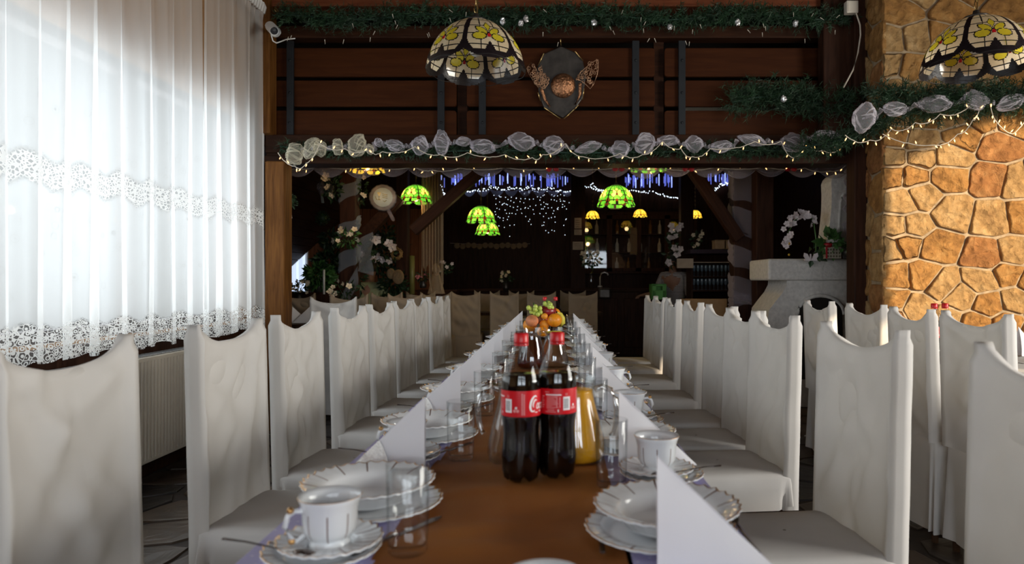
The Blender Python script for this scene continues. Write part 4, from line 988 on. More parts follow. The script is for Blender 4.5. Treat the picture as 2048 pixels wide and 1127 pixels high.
gb_, c0 = garland('pine_bough', 'dark pine bough hanging in front of the right end of the railing boards', [P(1465, 205, 5.40), P(1510, 195, 5.38), P(1565, 190, 5.38), P(1620, 205, 5.38), P(1690, 210, 5.36), P(1740, 200, 5.3)], .17, 650, 4, .06)
obj('pine_cone', MB().ball(P(1567, 198, 5.22) - c0, .022, 0, 9, 7, (1, 1, 1.1), .5, 3, False), M_silver, gb_)
# tulle puffs
puffs = [(590, 308, 52, 58), (622, 296, 44, 62), (640, 296, 40, 38), (676, 294, 34, 44), (714, 291, 52, 58), (740, 298, 24, 26), (757, 285, 22, 24), (790, 291, 52, 32), (840, 291, 46, 58), (883, 285, 38, 52), (927, 283, 40, 26), (965, 293, 52, 36), (1043, 283, 72, 46), (1107, 290, 54, 52), (1177, 295, 74, 34), (1240, 298, 46, 38), (1290, 287, 54, 60), (1336, 281, 44, 26), (1388, 288, 48, 44), (1443, 293, 56, 36), (1504, 280, 74, 34), (1585, 285, 58, 40), (1650, 274, 84, 36)]
puffs2 = [(1728, 235, 58, 78), (1790, 218, 66, 40), (1868, 208, 90, 54), (1950, 200, 62, 46), (2022, 205, 84, 42), (2100, 200, 60, 40)]
def puff_mesh(sd, mt, mf):
    rows = []; n, k = 26, 13; rr = random.Random(sd); cr = [(Vector((rr.gauss(0, 1), rr.gauss(0, 1), rr.gauss(0, 1))).normalized(), rr.uniform(.3, .7)) for _ in range(12)]
    for i in range(k + 1):
        th = PI * i / k; row = []
        for j in range(n):
            a = 2 * PI * j / n; d = Vector((math.cos(th), math.sin(th) * math.cos(a), math.sin(th) * math.sin(a)))
            # faceted pouch gathered at both ends
            q = min(1.0 / max(.22, abs(d.dot(c))) * h for c, h in cr); q = min(1.15, .25 + .75 * q); g = max(0, math.sin(th)) ** .35
            q *= 1 + .13 * math.sin(a * 7 + sd + 5 * ns(d, 2, sd)) * (.25 + abs(math.cos(th))) + .10 * ns(d, 3.1, sd * 2)
            row.append((d.x * q * (.9 + .1 * g), d.y * q * g * .75, d.z * q * g))
        rows.append(row)
    m = MB().grid(rows, 0, True, True)
    for c_ in range(9):      # gathered folds, where several layers lie together
        j0 = rr.uniform(0, n); dj = rr.uniform(-7, 7); w0 = rr.uniform(.25, .6); i0, i1 = sorted((rr.randrange(0, 5), rr.randrange(7, 13))); A_, B_ = [], []
        for i in range(i0, i1 + 1):
            for L_, o_ in ((A_, -w0), (B_, w0)):
                q = j0 + dj * (i - i0) / max(1, i1 - i0) + o_ * math.sin(PI * (i - i0 + .3) / (i1 - i0 + .6)); a, b_ = int(math.floor(q)) % n, (int(math.floor(q)) + 1) % n; f = q - math.floor(q)
                L_.append(tuple((rows[i][a][k_] * (1 - f) + rows[i][b_][k_] * f) * 1.02 for k_ in range(3)))
        m.grid([A_, B_], 1)
    return m.mesh('tulle_puff', [mt, mf])
pm_ = [puff_mesh(k, M_tulle, M_crease) for k in range(6)]; pc_ = [puff_mesh(k + 10, M_tullec, M_creasec) for k in range(3)]
def tulle(lb, lst, yf):
    t_ = thing('tulle_swag', lb, 'tulle garland', P(lst[0][0], lst[0][1], yf(lst[0][0])))
    c0 = Vector(t_.location)
    for i, (x, y, w, h) in enumerate(lst):
        Y = yf(x); s = Y / F / 2; o = obj('tulle_puff', pc_[i % 3] if x < 745 else pm_[(i * 5) % 6], [], t_, loc=P(x, y, Y) - c0)
        o.scale = (w * s * 1.25, min(w, h) * s * .9, h * s * 1.3); o.rotation_euler = (R.uniform(-.3, .3), R.uniform(-.35, .35), R.uniform(-.2, .2))
        if i: p, q = lst[i - 1], lst[i]; a = P(p[0] + p[2] * .4, p[1], yf(p[0])) - c0; b_ = P(q[0] - q[2] * .4, q[1], Y) - c0; obj('tulle_twist', MB().tube([a, (a + b_) / 2 + Vector((0, .03, -.01)), b_], [.02, .01, .02], 7), M_tulle, t_)
tulle('row of gathered tulle puffs along the lintel, cream at the post end and white beyond', puffs, lambda x: 5.31)
tulle('large white tulle puffs strung over the pine garland on the stone wall', puffs2, lambda x: 4.82)
def fairy(lb, pts, dip, nb, mw, yoff=0, bsz=.0044, sub=12, seed=0, M_b=None, cat='fairy lights'):
    rr = random.Random(seed); c0 = pts[0]; t_ = thing('fairy_lights', lb, cat, c0); w = MB(); bb = MB(); path = []
    for i in range(len(pts) - 1):
        for k in range(sub): u = k / sub; p = pts[i].lerp(pts[i + 1], u); p.z -= 4 * dip * rr.uniform(.8, 1) * u * (1 - u); path.append(p - c0)
    path.append(pts[-1] - c0); w.tube(path, .0032, 5)
    for k in range(nb):
        p = path[int((k + .5) * len(path) / nb)]; d = Vector((rr.gauss(0, .5), rr.gauss(0, .3) - .3, -1 if rr.random() < .7 else .6)).normalized()
        w.tube([p, p + d * .012], .0035, 5); bb.tube([p + d * .012, p + d * .020, p + d * .032], [bsz * .8, bsz, bsz * .3], 6)
    obj('wire', w, mw, t_); obj('bulbs', bb, M_b or M_bulb, t_, kind='stuff')
lp = [(556, 308), (590, 335), (612, 330), (640, 290), (690, 300), (735, 302), (765, 306), (830, 296), (880, 312), (935, 308), (1010, 312), (1065, 318), (1085, 312), (1130, 290), (1165, 316), (1240, 310), (1285, 312), (1325, 285), (1362, 300), (1385, 316), (1420, 300), (1510, 286), (1562, 285), (1585, 318), (1615, 290), (1645, 303), (1680, 300), (1690, 270)]
fairy('warm white fairy lights looping along the lintel among the tulle', [P(x, y - 3, 5.22) for x, y in lp], .03, 58, M_wire, seed=3)
fairy('warm fairy lights draped from the stone wall garland, left loops', [P(x, y, 4.78) for x, y in ((1690, 270), (1740, 280), (1782, 258), (1830, 245), (1880, 228), (1940, 212))], .035, 18, M_wire, seed=4)
fairy('warm fairy lights hanging in a long loop across the upper stones', [P(x, y, 4.76) for x, y in ((1765, 268), (1868, 290), (1915, 268), (1945, 240), (1960, 214))], .03, 14, M_wire, seed=5)
fairy('warm fairy lights in the loop at the right end of the stone wall garland', [P(x, y, 4.76) for x, y in ((1980, 208), (1990, 240), (2025, 268), (2060, 225), (2080, 210))], .02, 12, M_wire, seed=6)
fairy('warm fairy lights on the underside of the lintel beam', [P(x, y, 6.0) for x, y in ((560, 336), (640, 333), (730, 334), (830, 334), (865, 340), (920, 336), (1010, 335), (1120, 336), (1240, 335), (1330, 338), (1430, 335), (1530, 334), (1610, 336), (1660, 342), (1690, 332))], .02, 30, M_wire, seed=8)
ud = thing('tulle_drape', 'loose tulle swag with red bows hanging under the lintel', 'tulle garland', P(1100, 336, 6.1)); c0 = Vector(ud.location)
td = MB()
for k in range(18):
    x0, x1 = 565 + k * 63, 565 + (k + 1) * 63; rows = []
    for i in range(11):
        u = i / 10; d = 4 * u * (1 - u); x = x0 + (x1 - x0) * u; rows.append([tuple(P(x, 328 + 3 * q + d * (5 + 2.6 * q) + 2 * math.sin(k * 2.1 + q), 6.1 + .03 * math.sin(q * 2 + k)) - c0) for q in range(5)])
    td.grid(rows)
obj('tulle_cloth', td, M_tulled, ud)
red_m = mat('red_ribbon', (.45, .015, .02), .5)
for px in (1098, 1112, 1230, 1243, 1370, 1383, 1575, 1588): obj('red_bow', MB().ball(P(px, 338, 6.0) - c0, .028, 0, 8, 6, (1, .5, .7), .4, px), red_m, ud)
pine(ub := MB(), [P(x, 334, 6.25) - c0 for x in range(570, 1690, 80)], .05, 170, .035, 12); obj('pine_sprigs', ub, M_foliage, ud, kind='stuff')

# ------------------------------------------------------------ hunting plaque on the railing
pq = P(1127, 176, 5.485); tq = thing('trophy_plaque', 'dark shield plaque with a round copper boss and two pierced copper leaves on the railing', 'plaque', pq)
sc = 5.485 / F
def S_(pts): return [((x - 1127) * sc, (176 - y) * sc) for x, y in pts]
Mq = Matrix(((1, 0, 0, 0), (0, 0, 1, -.0), (0, 1, 0, 0), (0, 0, 0, 1)))
obj('shield', MB().prism(S_([(1126, 236), (1088, 215), (1078, 190), (1072, 140), (1086, 108), (1122, 92), (1150, 104), (1166, 122), (1172, 150), (1166, 195), (1152, 215)]), .03, 0, Mq), M_bronze, tq, bevel=.008)
fb = MB()
for a, b_ in (((1076, 132), (1088, 108)), ((1121, 80), (1122, 92)), ((1150, 104), (1166, 122)), ((1168, 178), (1165, 200)), ((1076, 186), (1081, 203)), ((1088, 216), (1121, 238)), ((1128, 238), (1148, 220)), ((1148, 220), (1157, 211))):
    p, q = S_([a, b_]); fb.tube([(p[0], -.012, p[1]), (q[0], -.012, q[1])], .0042, 6)
obj('edge_strips', fb, M_brass, tq)
bo = MB().lathe([(.001, .055), (.03, .052), (.07, .04), (.095, .02), (.1, .0), (.098, -.005)], 32); bo.v = [(x, -z, y) for x, y, z in bo.v]; bo.v = [(x - .004, y, z + .018) for x, y, z in bo.v]
obj('boss', bo, M_copper, tq); lfm = mat('pierced_copper', (.55, .33, .20), .3, .85)
for pts, sd_q in (([(1072, 172), (1058, 150), (1057, 135), (1062, 128), (1070, 136), (1076, 150), (1077, 175)], 1), ([(1077, 178), (1073, 155), (1078, 140), (1083, 133), (1086, 150), (1084, 172)], 2), ([(1082, 178), (1084, 163), (1090, 152), (1098, 158), (1096, 170), (1090, 180)], 3), ([(1152, 160), (1160, 148), (1178, 132), (1190, 124), (1196, 122), (1196, 138), (1194, 152), (1186, 172), (1180, 180), (1172, 172), (1165, 166)], 4)):
    lf = MB(); q = S_(pts); cx = sum(p[0] for p in q) / len(q); cz = sum(p[1] for p in q) / len(q)
    for i in range(40 if sd_q == 4 else 20):      # pierced leaf: a net of small hammered rings
        for _ in range(40):
            x = R.uniform(min(p[0] for p in q), max(p[0] for p in q)); z = R.uniform(min(p[1] for p in q), max(p[1] for p in q)); ins = False
            for k in range(len(q)):
                a, b_ = q[k], q[k - 1]
                if (a[1] > z) != (b_[1] > z) and x < (b_[0] - a[0]) * (z - a[1]) / (b_[1] - a[1]) + a[0]: ins = not ins
            if ins: break
        else: continue
        rr_ = R.uniform(.009, .015); yy = -.035 - .03 * (1 - abs(x - cx) / .06); e = R.uniform(.6, 1)
        lf.tube([(x + rr_ * math.cos(a) * e, yy + .004 * math.sin(a * 2), z + rr_ * math.sin(a)) for a in [2 * PI * k / 8 for k in range(9)]], .0024, 4, 0, False)
    lf.tube([(p[0], -.035, p[1]) for p in q + q[:1]], .003, 5); obj('pierced_leaf', lf, lfm, tq)
sm_ = MB().tube([(S_([(1083, 180)])[0][0], -.02, S_([(1083, 180)])[0][1]), (S_([(1090, 200)])[0][0], -.02, S_([(1090, 200)])[0][1]), (S_([(1100, 214)])[0][0], -.01, S_([(1100, 214)])[0][1])], [.014, .012, .006], 8)
sm_.tube([(S_([(1160, 168)])[0][0], -.02, S_([(1160, 168)])[0][1]), (S_([(1160, 190)])[0][0], -.02, S_([(1160, 190)])[0][1]), (S_([(1150, 210)])[0][0], -.01, S_([(1150, 210)])[0][1])], [.014, .012, .006], 8)
obj('leaf_stems', sm_, M_copper, tq)

# ------------------------------------------------------------ security camera, junction box
pc = P(545, 58, 5.15); sc_ = thing('security_camera', 'white bullet security camera beside the curtain top', 'camera', pc); d0 = (P(556, 72, 5.02) - P(532, 46, 5.22)).normalized()
b0 = Matrix.Translation(Vector((0, 0, 0))) @ d0.to_track_quat('Z', 'Y').to_matrix().to_4x4()
obj('housing', MB().lathe([(.001, -.075), (.03, -.07), (.036, -.05), (.036, .05), (.033, .055), (.030, .05), (.028, .045)], 24, M=b0), M_white, sc_)
obj('lens', MB().lathe([(.029, .042), (.018, .043), (.016, .05), (.001, .052)], 20, M=b0), M_ink, sc_)
obj('sun_shield', MB().lathe([(.039, -.06), (.040, .08)], 24, M=b0, rf=lambda i, a: (1 if math.sin(a) > -.2 else .93, 0)), M_white, sc_)
obj('bracket', MB().tube([(-.02, .03, .02), (-.05, .12, .04), (-.06, .2, .05)], .012, 8), M_white, sc_)
obj('cable', MB().tube([P(542, 68, 5.1) - pc, P(546, 82, 5.12) - pc, P(553, 86, 5.15) - pc, P(562, 83, 5.2) - pc, P(572, 79, 5.3) - pc, P(590, 77, 5.4) - pc], .005, 6), M_white, sc_)
jb = thing('junction_box', 'white junction box with a hanging cable on the dark post', 'junction box', P(1702, 16, 5.24))
obj('box', MB().box(-.045, .045, -.03, .03, -.047, .047), M_cream, jb, bevel=.006); obj('lid', MB().box(-.038, .038, -.034, -.03, -.04, .04), M_cream, jb, bevel=.002)
obj('cable', MB().tube([P(x, y, 5.2) - P(1702, 16, 5.24) for x, y in ((1712, 26), (1720, 50), (1721, 70), (1716, 105), (1706, 140), (1694, 162), (1687, 175))], .006, 6), M_wire, jb)

# ------------------------------------------------------------ beyond the opening
def leaves(mb, c, r, n, L, seed, sq=(1, 1, 1), dn=0):
    rr = random.Random(seed)
    for k in range(n):
        d = Vector((rr.gauss(0, 1), rr.gauss(0, 1), rr.gauss(0, 1))).normalized(); p = Vector(c) + Vector((d.x * sq[0], d.y * sq[1], d.z * sq[2])) * r * rr.uniform(.45, 1)
        a = (d + Vector((rr.gauss(0, .5), rr.gauss(0, .5), rr.gauss(0, .5) - dn))).normalized(); b = a.cross(Vector((rr.random(), rr.random(), rr.random() - .5))).normalized(); l = L * rr.uniform(.7, 1.2); w = l * .28; nn = a.cross(b) * l * .12
        o = len(mb.v); mb.v += [tuple(p), tuple(p + a * l * .45 + b * w + nn), tuple(p + a * l), tuple(p + a * l * .45 - b * w + nn)]
        mb.f += [[o, o + 1, o + 2], [o, o + 2, o + 3]]; mb.m += [0, 0]; mb.s += [False, False]
    return mb
def blossom(mb, c, r, seed, m=0):
    rr = random.Random(seed); c = Vector(c)
    ax = Vector((rr.gauss(0, .5), -1, rr.gauss(0, .5))).normalized(); u = ax.cross(Vector((0, 0, 1))).normalized(); v = ax.cross(u)
    for k in range(5):
        a = 2 * PI * k / 5 + rr.random() * .3; d = (u * math.cos(a) + v * math.sin(a)); s = ax.cross(d); o = len(mb.v)
        mb.v += [tuple(c), tuple(c + d * r * .6 + s * r * .42 + ax * r * .15), tuple(c + d * r + ax * r * .3), tuple(c + d * r * .6 - s * r * .42 + ax * r * .15)]
        mb.f += [[o, o + 1, o + 2, o + 3]]; mb.m += [m]; mb.s += [True]
    mb.ball(c + ax * r * .12, r * .22, m, 6, 4)
def bouquet(px, py, Y, r, nb, fm, lb, vase=None, vh=.12, seed=1, lf=M_leafdk, nl=60, sq=(1, .7, .7)):
    p = P(px, py, Y); t_ = thing('flower_arrangement', lb, 'flowers', p)
    fl_ = MB(); rr = random.Random(seed)
    for k in range(nb): d = Vector((rr.uniform(-1, 1) * sq[0], rr.uniform(-1, 0) * sq[1], rr.uniform(-1, 1) * sq[2])); blossom(fl_, d * r, r * rr.uniform(.2, .32) * (1 if nb < 25 else .55), seed + k)
    obj('blossoms', fl_, fm, t_); obj('leaves', leaves(MB(), (0, .03, -r * .3), r, nl, r * .5, seed, sq), lf, t_, kind='stuff')
    stm = MB()
    for k in range(6): a = 2 * PI * k / 6; stm.tube([(r * .4 * math.cos(a), .02, -r * .2), (.01 * math.cos(a), .02, -r * .9)], .003, 4)
    obj('stems', stm, M_leafdk, t_)
    if vase: obj('vase', MB().lathe([(.001, -r * .9 - vh), (.04, -r * .9 - vh), (.05, -r * .9 - vh * .6), (.03, -r * .9 - .01), (.042, -r * .85)], 18), vase, t_)
    return t_
# posts and braces
for i, (x0, x1, Y, zt) in enumerate(((679, 711, 7.5, 2.4), (1468, 1508, 7.3, 2.4))):
    a, b_ = (x0 - X0) / F * Y, (x1 - X0) / F * Y; w = b_ - a
    ps = thing('timber_post', ('dark timber post wrapped in tulle left of the round balloon', 'dark timber post wrapped in tulle beside the white fireplace')[i], 'post', ((a + b_) / 2, Y + w / 2, 0))
    obj('shaft', MB().box(-w / 2, w / 2, -w / 2, w / 2, 0, 3.2), M_plank_dark, ps, bevel=.008)
    tw = MB(); e = w / 2 + .008; per = [(-e, e), (-e, -e), (e, -e), (e, e)]
    bands = [((.56, .68), .22, .16), ((1.18, 1.34), .26, .2), ((1.58, 1.72), .2, .14), ((1.95, 2.05), .25, .16)] if i == 0 else [((.86, .92), .1, .12), ((1.0, 1.10), -.12, .26), ((1.40, 1.48), -.2, .22), ((1.72, 1.82), -.16, .3), ((2.08, 2.16), -.12, .3)]
    for (za, zb_), rise, hgt in bands:
        rows = []
        for k in range(25):
            u = k / 24 * 3; s_ = int(min(u, 2.999)); f = u - s_; x = per[s_][0] + (per[s_ + 1][0] - per[s_][0]) * f; y = per[s_][1] + (per[s_ + 1][1] - per[s_][1]) * f
            row = []
            for q in range(9): v = q / 8; bl = 1 + .05 * math.sin(v * 17 + k * .7) + .06 * ns((u, v * 4, za), 2); row.append((x * bl, y * bl, za + (zb_ - za) * 0 + rise * (u / 3) + hgt * v + .01 * math.sin(u * 5 + v * 8)))
            rows.append(row)
        tw.grid(rows)
    if i == 0:
        tw.grid([[(e + .02 + .16 * u + .01 * math.sin(v * 9), -e - .03 * math.sin(v * 7 + u * 4), 1.62 - .34 * v + .14 * u * (1 - v) - .05 * u) for v in [q / 8 for q in range(9)]] for u in [k / 8 for k in range(9)]])
        tw.grid([[(-e + .22 * u, -e - .02 - .02 * math.sin(v * 6 + u * 3), .72 + .40 * u * 1.0 + .22 * v) for v in [q / 6 for q in range(7)]] for u in [k / 6 for k in range(7)]])
    else:
        tw.grid([[(-e + (2 * e + .06) * u, -e - .02 - .02 * math.sin(v * 6 + u * 3), .93 - .02 * u + .14 * v * (1 - .6 * u)) for v in [q / 6 for q in range(7)]] for u in [k / 6 for k in range(7)]])
        tw.grid([[(e + .05 - .16 * v + .05 * u * (1 - .3 * v), -e - .03, .98 - .36 * v) for v in [q / 6 for q in range(7)]] for u in [k / 6 for k in range(7)]])
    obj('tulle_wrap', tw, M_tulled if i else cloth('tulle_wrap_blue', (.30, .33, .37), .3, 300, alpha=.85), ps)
for i, (pa, pb_, Y, lb) in enumerate((((826, 462), (965, 338), 7.6, 'dark slanting timber brace crossing the beige voile drape'), ((1382, 335), (1478, 478), 7.3, 'dark slanting timber brace left of the wrapped fireplace post'), ((700, 500), (800, 395), 7.65, 'reddish slanting timber brace below the round balloon'))):
    a, b_ = P(*pa, Y), P(*pb_, Y)
    if i == 1: a, b_ = b_, a
    d = b_ - a
    if i < 2: d *= (3.78 - a.z) / d.z
    o = obj('timber_brace', MB().box(-.06, .06, -.06, .06, 0, d.length), M_beam if i == 2 else M_plank_dark, bevel=.006, loc=a); o.rotation_euler = d.to_track_quat('Z', 'Y').to_euler(); tag(o, lb, 'brace')
for i, (px, Y, w) in enumerate(((1525, 7.15, .18), (806, 9.5, .16), (1372, 10.9, .2))):
    tag(obj('timber_post', MB().box(-w / 2, w / 2, -w / 2, w / 2, 0, 3.05), M_plank_dark, bevel=.008, loc=((px - X0) / F * Y, Y, 0)), ('bare dark timber post between the tulle post and the fireplace', 'bare dark timber post behind the wreath', 'bare dark timber post beside the glass rack')[i], 'post')
# left bay: panelled wall, sheer window, low wall, plants
pw = struct('wall_panelled', MB().box(-4.9, -1.9, 11.15, 11.2, 0, 3.2), M_plank_dark)
pmesh = MB().box(-.062, .062, -.02, 0, .0, 1.75).mesh('board', [wood('reddish_board', (.13, .042, .018), (.22, .085, .036), (9, 9, .8))])
for k in range(16): obj('board', pmesh, None, pw, loc=(-3.98 + k * .13, 11.15, .6))
w8 = struct('window_7', MB().box(-5.05, -4.02, 11.09, 11.14, .72, .78).box(-5.05, -4.02, 11.09, 11.14, 1.9, 1.96).box(-5.05, -5.0, 11.09, 11.14, .72, 1.96).box(-4.07, -4.02, 11.09, 11.14, .72, 1.96), M_white)
lit = mat('glowing_voile', (.8, .84, .9), .9, emit=((.62, .74, .95), .75))  # no light behind this curtain: its daylight is put in as emission
rows = [[(-5.0 + i * .01, 11.05 + .018 * math.sin(i * .55) + .008 * math.sin(i * 1.3), z) for i in range(96)] for z in (.74, 1.2, 1.93)]
tag(obj('small_curtain', MB().grid(rows), lit), 'bright pleated sheer curtain in the small far window under the sloping boards', 'curtain')
struct('trim_8', MB().box(-4.9, -2.62, 8.5, 9.6, 0, 1.03), M_plank_dark)
def plant(px, py, Y, r, lb, n=220, L=.09, mt=M_leaf, seed=1, pot=True, sq=(1, .8, 1), zb=1.03):
    p = P(px, py, Y); r0 = zb - p.z; t_ = thing('potted_plant', lb, 'plant', p); obj('leaves', leaves(MB(), (0, 0, 0), r, n, L, seed, sq, .3), mt, t_, kind='stuff')
    st_ = MB()
    for k in range(5): st_.tube([(.02 * k - .04, 0, r0 + .1 if pot else -r * .9), (.25 * r * (k - 2), .02, 0)], .005, 5)
    obj('stems', st_, M_leafdk, t_)
    if pot: obj('pot', MB().lathe([(.001, r0), (.07, r0), (.09, r0 + .14), (.08, r0 + .14), (.001, r0 + .12)], 18), M_bronze, t_)
    return t_
plant(640, 552, 8.9, .17, 'bushy green plant on the ledge before the reddish boards', 420, .10, M_leaf, 3)
plant(655, 522, 9.3, .16, 'dark bushy plant behind the green one on the ledge', 260, .10, M_leafdk, 4)
plant(660, 480, 8.3, .12, 'hanging green plant with pale flowers beside the wrapped post', 200, .07, M_leafdk, 5, False)
plant(765, 500, 10.2, .33, 'dark leafy tree behind the person in green', 600, .09, M_leafdk, 6, True, (1.1, .8, 1.2), 0)
plant(787, 570, 9.0, .18, 'dark plant to the right of the person in green', 300, .08, M_leafdk, 7, True, (1, .8, 1), 0)
bouquet(598, 572, 8.5, .11, 14, M_flower, 'small bouquet of beige flowers before the bright small window', M_bronze, .1, 11)
bouquet(690, 574, 7.2, .14, 7, M_flower, 'cream artificial roses at the foot of the wrapped post', None, .1, 12, M_leafdk, 50)
bouquet(695, 470, 7.3, .13, 8, M_flower, 'cream roses with ivy tied half-way up the wrapped post', None, .1, 13, M_leaf, 70)
bouquet(664, 368, 7.4, .15, 6, M_flower, 'cream flowers at the top of the wrapped post', None, .1, 14, M_leafdk, 50, (.6, .6, 1.2))
bouquet(723, 373, 7.6, .12, 6, M_flower, 'trailing pale blossoms hanging above the balloon side of the post', None, .1, 15, M_leafdk, 40, (.4, .5, 1.6))
bouquet(716, 540, 7.8, .16, 8, M_flower, 'trailing beige blossoms beside the shoulder of the person in green', None, .1, 16, M_leafdk, 60, (.4, .5, 1.3))
bouquet(757, 497, 8.6, .22, 12, M_flowerw, 'white blossoms in the dark tree above the person in green', None, .1, 17, M_leafdk, 60)
bouquet(1012, 551, 10.8, .11, 9, M_flower, 'small rose posy in a dark vase before the dark stage', M_bronze, .14, 18)
bouquet(846, 549, 9.75, .10, 5, M_pink, 'pink and cream posy near the tall green candle', M_bronze, .1, 19)
bouquet(893, 532, 9.75, .10, 7, M_flowerw, 'dim pale blossoms on the dark cabinet beside the voile drape', None, .1, 20)
bouquet(1182, 514, 9.8, .15, 40, M_flower, 'bouquet of yellowish daisies in a glass vase on the bar', M_glass, .34, 21, M_leafdk, 50, (1, .7, .55))
bouquet(1348, 488, 9.6, .20, 13, M_flowerw, 'tall white orchid spray before the pillar at the bar', None, .1, 22, M_leafdk, 40, (.5, .5, 1.4))
bouquet(1394, 480, 9.6, .14, 8, M_flower, 'dim cream blossoms right of the pillar at the bar', None, .1, 23, M_leafdk, 40, (.5, .5, 1.2))
sb_ = thing('sideboard', 'dark low sideboard behind the beige chairs under the voile drape', 'sideboard', (-1.67, 9.8, 0)); obj('body', MB().box(-.27, .27, -.2, .2, .05, 1.02), M_plank_dark, sb_, bevel=.006); obj('top', MB().box(-.29, .29, -.22, .22, 1.02, 1.05), M_beam, sb_, bevel=.004)
for x in (-.13, .13): obj('door', MB().box(x - .12, x + .12, -.215, -.2, .1, .98), M_plank_dark, sb_, bevel=.004)
# boxwood balls, number wreath, ribbons
for px, py, Y, r, lb, top in ((577, 401, 5.9, .068, 'boxwood ball hanging on a pale ribbon beside the hewn post', 2.285), (645, 436, 8.0, .078, 'dim boxwood ball hanging on a ribbon before the sloping boards', 2.61)):
    t_ = thing('boxwood_ball', lb, 'hanging ball', P(px, py, Y)); obj('leaf_ball', leaves(MB().ball((0, 0, 0), r * .8, 0, 12, 8), (0, 0, 0), r, 420, .026, px), M_leafdk, t_)
    zt = top - P(px, py, Y).z; obj('ribbon', MB().grid([[(x + .01 * math.sin(z * 9), -.01, z * zt) for x in (-.016, .016)] for z in [k / 8 for k in range(2, 9)]]), M_ribbon, t_)
nw = thing('number_wreath', 'small pale wreath with a gold number ten below the boxwood ball', 'wreath', P(568, 435, 5.9))
wm = MB()
for k in range(22): a = 2 * PI * k / 22; wm.ball((.058 * math.cos(a), R.uniform(-.01, .01), .058 * math.sin(a)), .014, 0, 7, 5, (1, 1, 1), .4, k)
obj('wreath_ring', wm, M_flowerw, nw); dm = MB().box(-.022, -.014, -.03, -.02, -.03, .03).box(-.030, -.020, -.03, -.02, .014, .024)
dm.tube([(.012 + .014 * math.cos(a), -.025, .03 * math.sin(a)) for a in [2 * PI * k / 14 for k in range(15)]], .0045, 6, 0, False); obj('digits', dm, M_gold2, nw)
tb_ = thing('tulle_bow', 'dim tulle rosette hanging above the second boxwood ball', 'bow', P(652, 376, 7.9)); rb_ = MB()
for k in range(9): a = 2 * PI * k / 9; rb_.ball((.055 * math.cos(a), -.02, .055 * math.sin(a)), .045, 0, 8, 6, (1, .6, 1), .5, k)
obj('loops', rb_, M_tulled, tb_)
wr = thing('straw_wreath', 'round straw wreath on the bare post right of the person in green', 'wreath', P(793, 507, 8.7)); wmb = MB()
for k in range(130): a = R.random() * 2 * PI; q = R.uniform(.045, .07); p = Vector((q * math.cos(a), R.uniform(-.02, .02), q * math.sin(a))); d = Vector((-math.sin(a) + R.gauss(0, .3), R.gauss(0, .2), math.cos(a) + R.gauss(0, .3))); wmb.tube([p - d * .03, p + d * .03], .004, 4)
obj('straw', wmb, mat('straw', (.42, .26, .10), .7), wr, kind='stuff')
bl2 = thing('balloon_cluster', 'two small beige balloons hanging below the straw wreath', 'balloons', P(790, 550, 8.6))
for k, (x, z, r) in enumerate(((-.05, .02, .055), (.04, -.02, .075))): obj('balloon', MB().ball((x, 0, z), r, 0, 14, 10, (1, 1, 1.25)), M_voile, bl2)
# foil balloon with its print
bp_ = P(766, 395, 7.56); fo = thing('foil_balloon', 'round white foil balloon printed with a gold cocktail glass', 'balloon', bp_, rad(12))
fbm = MB().lathe([(.001, .05), (.05, .048), (.09, .038), (.105, .03)], 40); rim = MB().lathe([(.105, .03), (.135, .014), (.150, 0), (.135, -.014), (.1, -.03), (.001, -.05)], 40, rf=lambda i, a: (1 + .02 * math.sin(a * 16), 0))
for q in (fbm, rim): q.v = [(x, -z, y) for x, y, z in q.v]
obj('face', fbm, M_foil, fo); obj('rim', rim, M_foilr, fo); pr_ = MB()
def bx(x, z): return (x, -.053 + .03 * (math.hypot(x, z) / .1) ** 2 * .6, z)
pr_.add([bx(-.06, .05), bx(-.02, .05), bx(-.04, .012)], [(0, 1, 2)]); pr_.tube([bx(-.04, .012), bx(-.04, -.03)], .003, 5); pr_.tube([bx(-.055, -.03), bx(-.025, -.03)], .003, 5)
for z in (.03, .012, -.006): pr_.tube([bx(-.005, z + .006), bx(.02, z), bx(.05, z - .004)], .003, 5)
pr_.tube([bx(.0, -.04), bx(.02, -.045), bx(.04, -.035)], .003, 5); pr_.tube([bx(.02, -.055), bx(.02, -.045)], .003, 5); pr_.tube([bx(-.08, .01), bx(-.07, -.02), bx(-.06, -.03)], .003, 5)
obj('print', pr_, M_gold2, fo); obj('tail', MB().grid([[(.06 + .05 * u + .02 * math.cos(v), -.01, -.14 - .10 * u + .02 * math.sin(v)) for v in [k * .6 for k in range(11)]] for u in [k / 5 for k in range(6)]]), M_tulled, fo)
